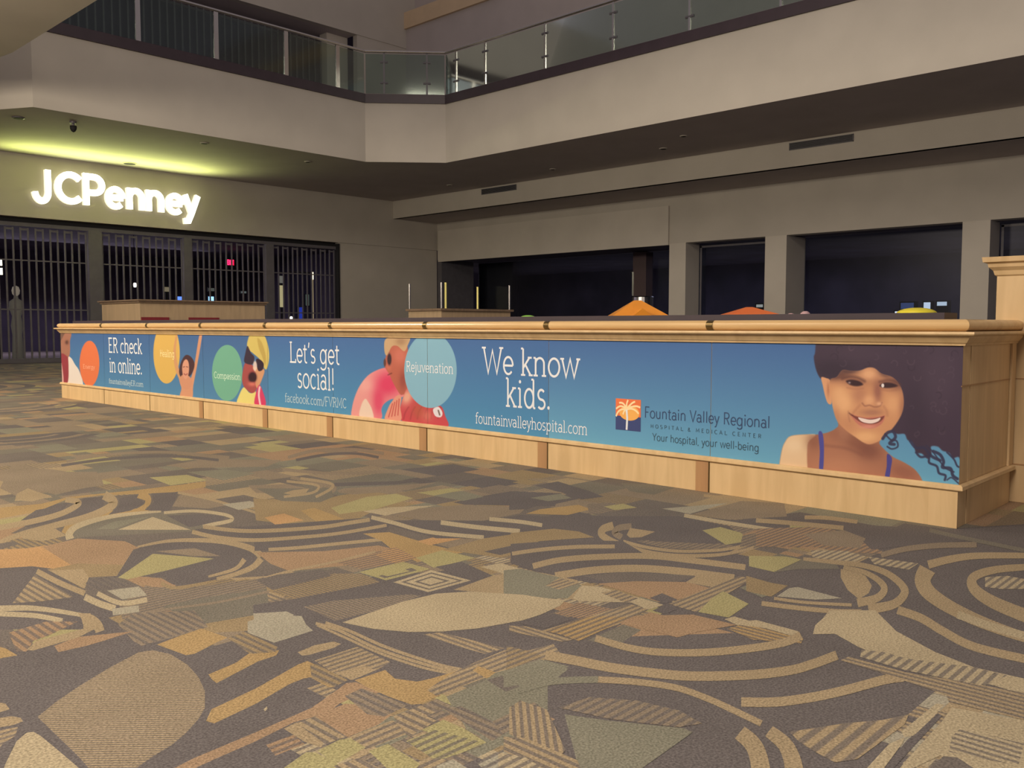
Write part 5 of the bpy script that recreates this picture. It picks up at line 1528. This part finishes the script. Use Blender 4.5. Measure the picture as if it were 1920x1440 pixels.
M_YEL = mat('yellow_plastic', (0.92, 0.80, 0.05), 0.35); M_GRN = mat('green_plastic', (0.33, 0.75, 0.10), 0.35); M_PNK = mat('pinkish_plastic', (0.55, 0.36, 0.38), 0.5)
mushroom(11.5, 3.99, 0.235, 1.40, 1.475, M_YEL, 'play mushroom with the yellow domed cap, seen near the right pier')
mushroom(11.5, 10.53, 0.16, 1.36, 1.435, M_GRN, 'play mushroom with the green domed cap, just right of the brown kiosk')
for i, (X, px0, px1, pyt, lb) in enumerate(((12.2, 1500, 1520, 583, 'pinkish rounded toy top peeping over the barrier, the larger right one'), (12.2, 1474, 1492, 587, 'pinkish rounded toy top peeping over the barrier, the smaller left one'))):
    yc, zt = wall_pt((px0 + px1) / 2, pyt, X); rr_ = abs(wall_pt(px0, 590, X)[0] - wall_pt(px1, 590, X)[0]) / 2
    t = thing('play_skittle', (X, yc, 0), lb, 'play toy', 'rounded play toys')
    m = MB(); m.lathe(X, yc, [(rr_ * 0.8, 0), (rr_ * 0.6, 0.9), (rr_ * 0.7, zt - rr_ * 1.4)], 16); m.build('body', M_PNK, t, smooth=True)
    m = MB(); m.lathe(X, yc, [(rr_ * math.cos(math.radians(a)), zt - rr_ + rr_ * math.sin(math.radians(a))) for a in range(-70, 90, 16)], 20); m.build('knob', M_PNK, t, smooth=True)

# ------------------------------------------------------------------ things glowing inside the dark shops
def box_at(name, px0, py0, px1, py1, y=None, x=None, thick=0.08, material=None, parent=None):
    m_ = MB()
    if y is not None:
        a, z1 = front_pt(px0, py0, y); b, z0 = front_pt(px1, py1, y); z0 = max(z0, 0.0)
        m_.box(min(a, b), max(a, b), y, y + thick, z0, z1)
        c = ((a + b) / 2, y, z0)
    else:
        a, z1 = wall_pt(px0, py0, x); b, z0 = wall_pt(px1, py1, x); z0 = max(z0, 0.0)
        m_.box(x, x + thick, min(a, b), max(a, b), z0, z1); c = (x, (a + b) / 2, z0)
    return m_.build(name, material, parent, loc=c if not parent else None)


t = thing('exit_sign', (*[front_pt(432, 492, 40)[0], 40, front_pt(432, 498, 40)[1]],), 'red illuminated exit sign deep inside the department store', 'exit sign')
box_at('housing', 424, 485.5, 440, 498.5, y=40.02, material=M_BLACK, parent=t)
box_at('face', 425, 486.5, 439, 497.5, y=40.0, thick=0.01, material=emit('exit_glow', (0.9, 0.01, 0.06), 1.1), parent=t)
m = MB(); exa, ez1 = front_pt(426, 487.5, 39.99); exb, ez0 = front_pt(438, 496.5, 39.99); cur = 0; kk = (exb - exa) / text_len('EXIT')
for ch in 'EXIT':
    for q in glyph_quads(ch, 0.2, False): m.face([(exa + (cur + u) * kk, 39.985, ez0 + v_ * (ez1 - ez0)) for u, v_ in q])
    cur += G_[ch][0]
m.build('lettering', emit('exit_letters', (1.0, 0.02, 0.10), 4.0), t)


def screen(px0, py0, px1, py1, y, col, s_, label, stand=True, name='lit_screen', cat='screen', grp=None):
    a, z1 = front_pt(px0, py0, y); b, z0 = front_pt(px1, py1, y)
    t_ = thing(name, ((a + b) / 2, y, 0), label, cat, grp)
    m_ = MB(); m_.box(a - 0.03, b + 0.03, y + 0.01, y + 0.07, z0 - 0.03, z1 + 0.03); m_.build('frame', M_BLACK, t_)
    m_ = MB(); m_.box(a, b, y, y + 0.012, z0, z1); m_.build('display', emit(name + '_glow_%d' % px0, col, s_), t_)
    m_ = MB(); m_.box((a + b) / 2 - 0.04, (a + b) / 2 + 0.04, y + 0.02, y + 0.06, 0, z0); m_.build('stand', M_BLACK, t_)


screen(333, 556, 341, 567, 38, (0.10, 0.22, 0.9), 1.6, 'small blue lit screen left of the second gate post, in the department store', grp=None)
screen(391, 556, 401, 568, 38, (0.25, 0.5, 1.0), 2.2, 'bright pale blue lit screen right of the second gate post, in the department store')
screen(496, 572, 501, 588, 37, (0.2, 0.32, 0.9), 0.8, 'thin blue lit screen at the right end of the tan kiosk')
screen(558, 576, 568, 604, 38, (0.03, 0.06, 0.5), 0.9, 'dark blue glowing panel behind the gate nearest the blank wall')
screen(524, 535, 533, 576, 37, (0.85, 0.75, 0.4), 0.42, 'tall pale yellow lit display behind the right gate', name='display_board', cat='display')
screen(523, 517, 533, 531, 37.3, (0.7, 0.68, 0.6), 0.16, 'short grey display above the pale yellow one', name='display_board', cat='display')
screen(573, 552, 580, 573, 38, (0.5, 0.62, 0.5), 0.18, 'dim greenish notice inside the glass door in the department store', name='notice', cat='notice')
screen(307, 538, 318, 547, 38, (0.6, 0.5, 0.32), 0.25, 'dim yellowish poster left of the second gate post', name='notice', cat='notice')
screen(391, 540, 402, 546, 39, (0.5, 0.55, 0.5), 0.12, 'faint grey sign over the pale blue screen', name='notice', cat='notice')
screen(452, 546, 462, 550, 39, (0.5, 0.6, 0.6), 0.15, 'faint grey sign over the right half of the tan kiosk', name='notice', cat='notice')


def lamp(px, py, r_px, y, col, s_, label):
    a, z = front_pt(px, py, y); r = abs(front_pt(px + r_px, py, y)[0] - a)
    t_ = thing('spot_lamp', (a, y, z), label, 'lamp', 'lamps shining inside the department store')
    m_ = MB(); m_.lathe(a, y, [(r * .7, z - 1.5 * r), (r, z - r * .6), (r, z + r * .6), (r * .7, z + 1.5 * r)], 12); m_.build('bulb', emit('lamp_glow', col, s_), t_)
    m_ = MB(); m_.tube((a, y, z + 1.5 * r), (a, y, 4.9), 0.012, 6); m_.build('stem', M_BLACK, t_)


lamp(253, 534.5, 2.6, 36, (1, 0.9, 0.72), 6, 'small bright lamp behind the gate above the tan kiosk')
lamp(347, 491, 0.8, 36, (1, 1, 1), 3, 'tiny white lamp beside the second gate post')
lamp(546, 597, 2.0, 37, (1, 0.95, 0.8), 6, 'small bright lamp low behind the right gate')
# lit fixture at the far left edge
screen(-12, 486, 4, 498, 37.4, (1.0, 0.95, 0.75), 5, 'upper lit white sign at the left edge behind the gate', name='lit_sign', cat='sign')
screen(-12, 502, 5, 515, 37, (1.0, 0.95, 0.75), 5, 'lower lit white sign at the left edge behind the gate', name='lit_sign', cat='sign')
# grey mannequin-like stand on the left, its colours given an added glow
t = thing('mannequin', (front_pt(30, 560, 36)[0], 36, 0), 'dim grey mannequin standing behind the left gate', 'mannequin')
ma, _z = front_pt(30, 560, 36)
m = MB(); m.lathe(ma, 36, [(0.20, 0.02), (0.16, 0.9), (0.2, 1.25), (0.15, 1.6), (0.24, 1.9), (0.22, 2.15), (0.08, 2.25), (0.07, 2.35)], 16); m.build('torso', mat('grey_cloth_glow', (0.24, 0.23, 0.20), 0.8, emis=(0.2, 0.19, 0.16), estr=0.12), t, smooth=True)
m = MB(); m.lathe(ma, 36, [(0.05, 2.34), (0.12, 2.42), (0.14, 2.55), (0.10, 2.68), (0.02, 2.72)], 14); m.build('head', mat('pale_head_glow', (0.5, 0.45, 0.38), 0.6, emis=(0.4, 0.35, 0.28), estr=0.25), t, smooth=True)
# glass door in the right bay
t = thing('glass_door', (front_pt(560, 560, 37.5)[0], 37.5, 0), 'glass door with a thin bright metal frame behind the right gate', 'door')
da, dz = front_pt(541, 508, 37.5); db, _z = front_pt(585, 508, 37.5)
MB().box(da, db, 37.49, 37.51, 0, dz).build('pane', M_SHOPGLASS, t)
MB().box(da - .03, da + .03, 37.46, 37.54, 0, dz).build('frame', M_GREY, t); MB().box(da, db, 37.46, 37.54, dz - .06, dz).build('frame', M_GREY, t)
MB().box(db - .03, db + .03, 37.46, 37.54, 0, dz).build('frame', mat('door_edge_glow', (0.6, 0.5, 0.3), 0.3, emis=(1, 0.8, 0.45), estr=0.35), t)  # emission stands in for light caught on this frame edge
MB().box(db - .04, db + .04, 37.44, 37.46, front_pt(583, 524, 37.5)[1], dz).build('frame_glint', emit('glint_glow', (1, .85, .55), 2.0), t)  # glint on the door frame, put in as a glowing block


def rscreen(px0, py0, px1, py1, x, col, s_, label):
    a, z1 = wall_pt(px0, py0, x); b, z0 = wall_pt(px1, py1, x)
    t_ = thing('lit_display', (x, (a + b) / 2, 0), label, 'display')
    m_ = MB(); m_.box(x, x + 0.012, b, a, z0, z1); m_.build('display', emit('right_display_%d' % px0, col, s_), t_)
    m_ = MB(); m_.box(x + 0.013, x + 0.3, b - .05, a + .05, 0, z1 + .05); m_.build('cabinet', M_BLACK, t_)


rscreen(1689, 568, 1713, 579, 33, (0.10, 0.18, 0.5), 0.35, 'dim blue display deep in the right shop, left of the yellow mushroom cap')
rscreen(1732, 567, 1744, 580, 33, (0.75, 0.85, 1.0), 1.1, 'bright white display deep in the right shop, behind the yellow mushroom cap')
rscreen(1757, 566, 1775, 573, 33, (0.75, 0.88, 1.0), 0.9, 'upper pale display strip beside the right pier')
rscreen(1757, 574, 1775, 583, 33.3, (0.4, 0.5, 0.65), 0.5, 'lower grey display beside the right pier')
rscreen(1678, 584, 1683, 587, 33, (0.9, 0.92, 1.0), 1.5, 'tiny white light left of the yellow mushroom cap')
rscreen(1418, 571, 1430, 576, 31, (0.9, 0.9, 0.8), 0.5, 'small white light right of the dull orange roof')
# steel column in the first opening
cy_, _z = wall_pt(1205, 560, 31.0)
t = thing('steel_column', (31.0, cy_, 0), 'dark square column with a steel ring, standing in the large dark opening', 'column')
MB().box(30.75, 31.25, cy_ - 0.33, cy_ + 0.33, 0, HZ - 0.02).build('shaft', mat('dark_brown_column', (0.085, 0.055, 0.06), 0.5), t)
m = MB(); m.lathe(31.0, cy_, [(0.47, 1.9), (0.47, 2.44), (0.44, 2.48)], 24); m.build('steel_ring', M_CHROME, t)
MB().box(30.72, 30.75, cy_ + 0.27, cy_ + 0.35, 2.5, 3.5).build('edge_strip', M_CHROME, t)
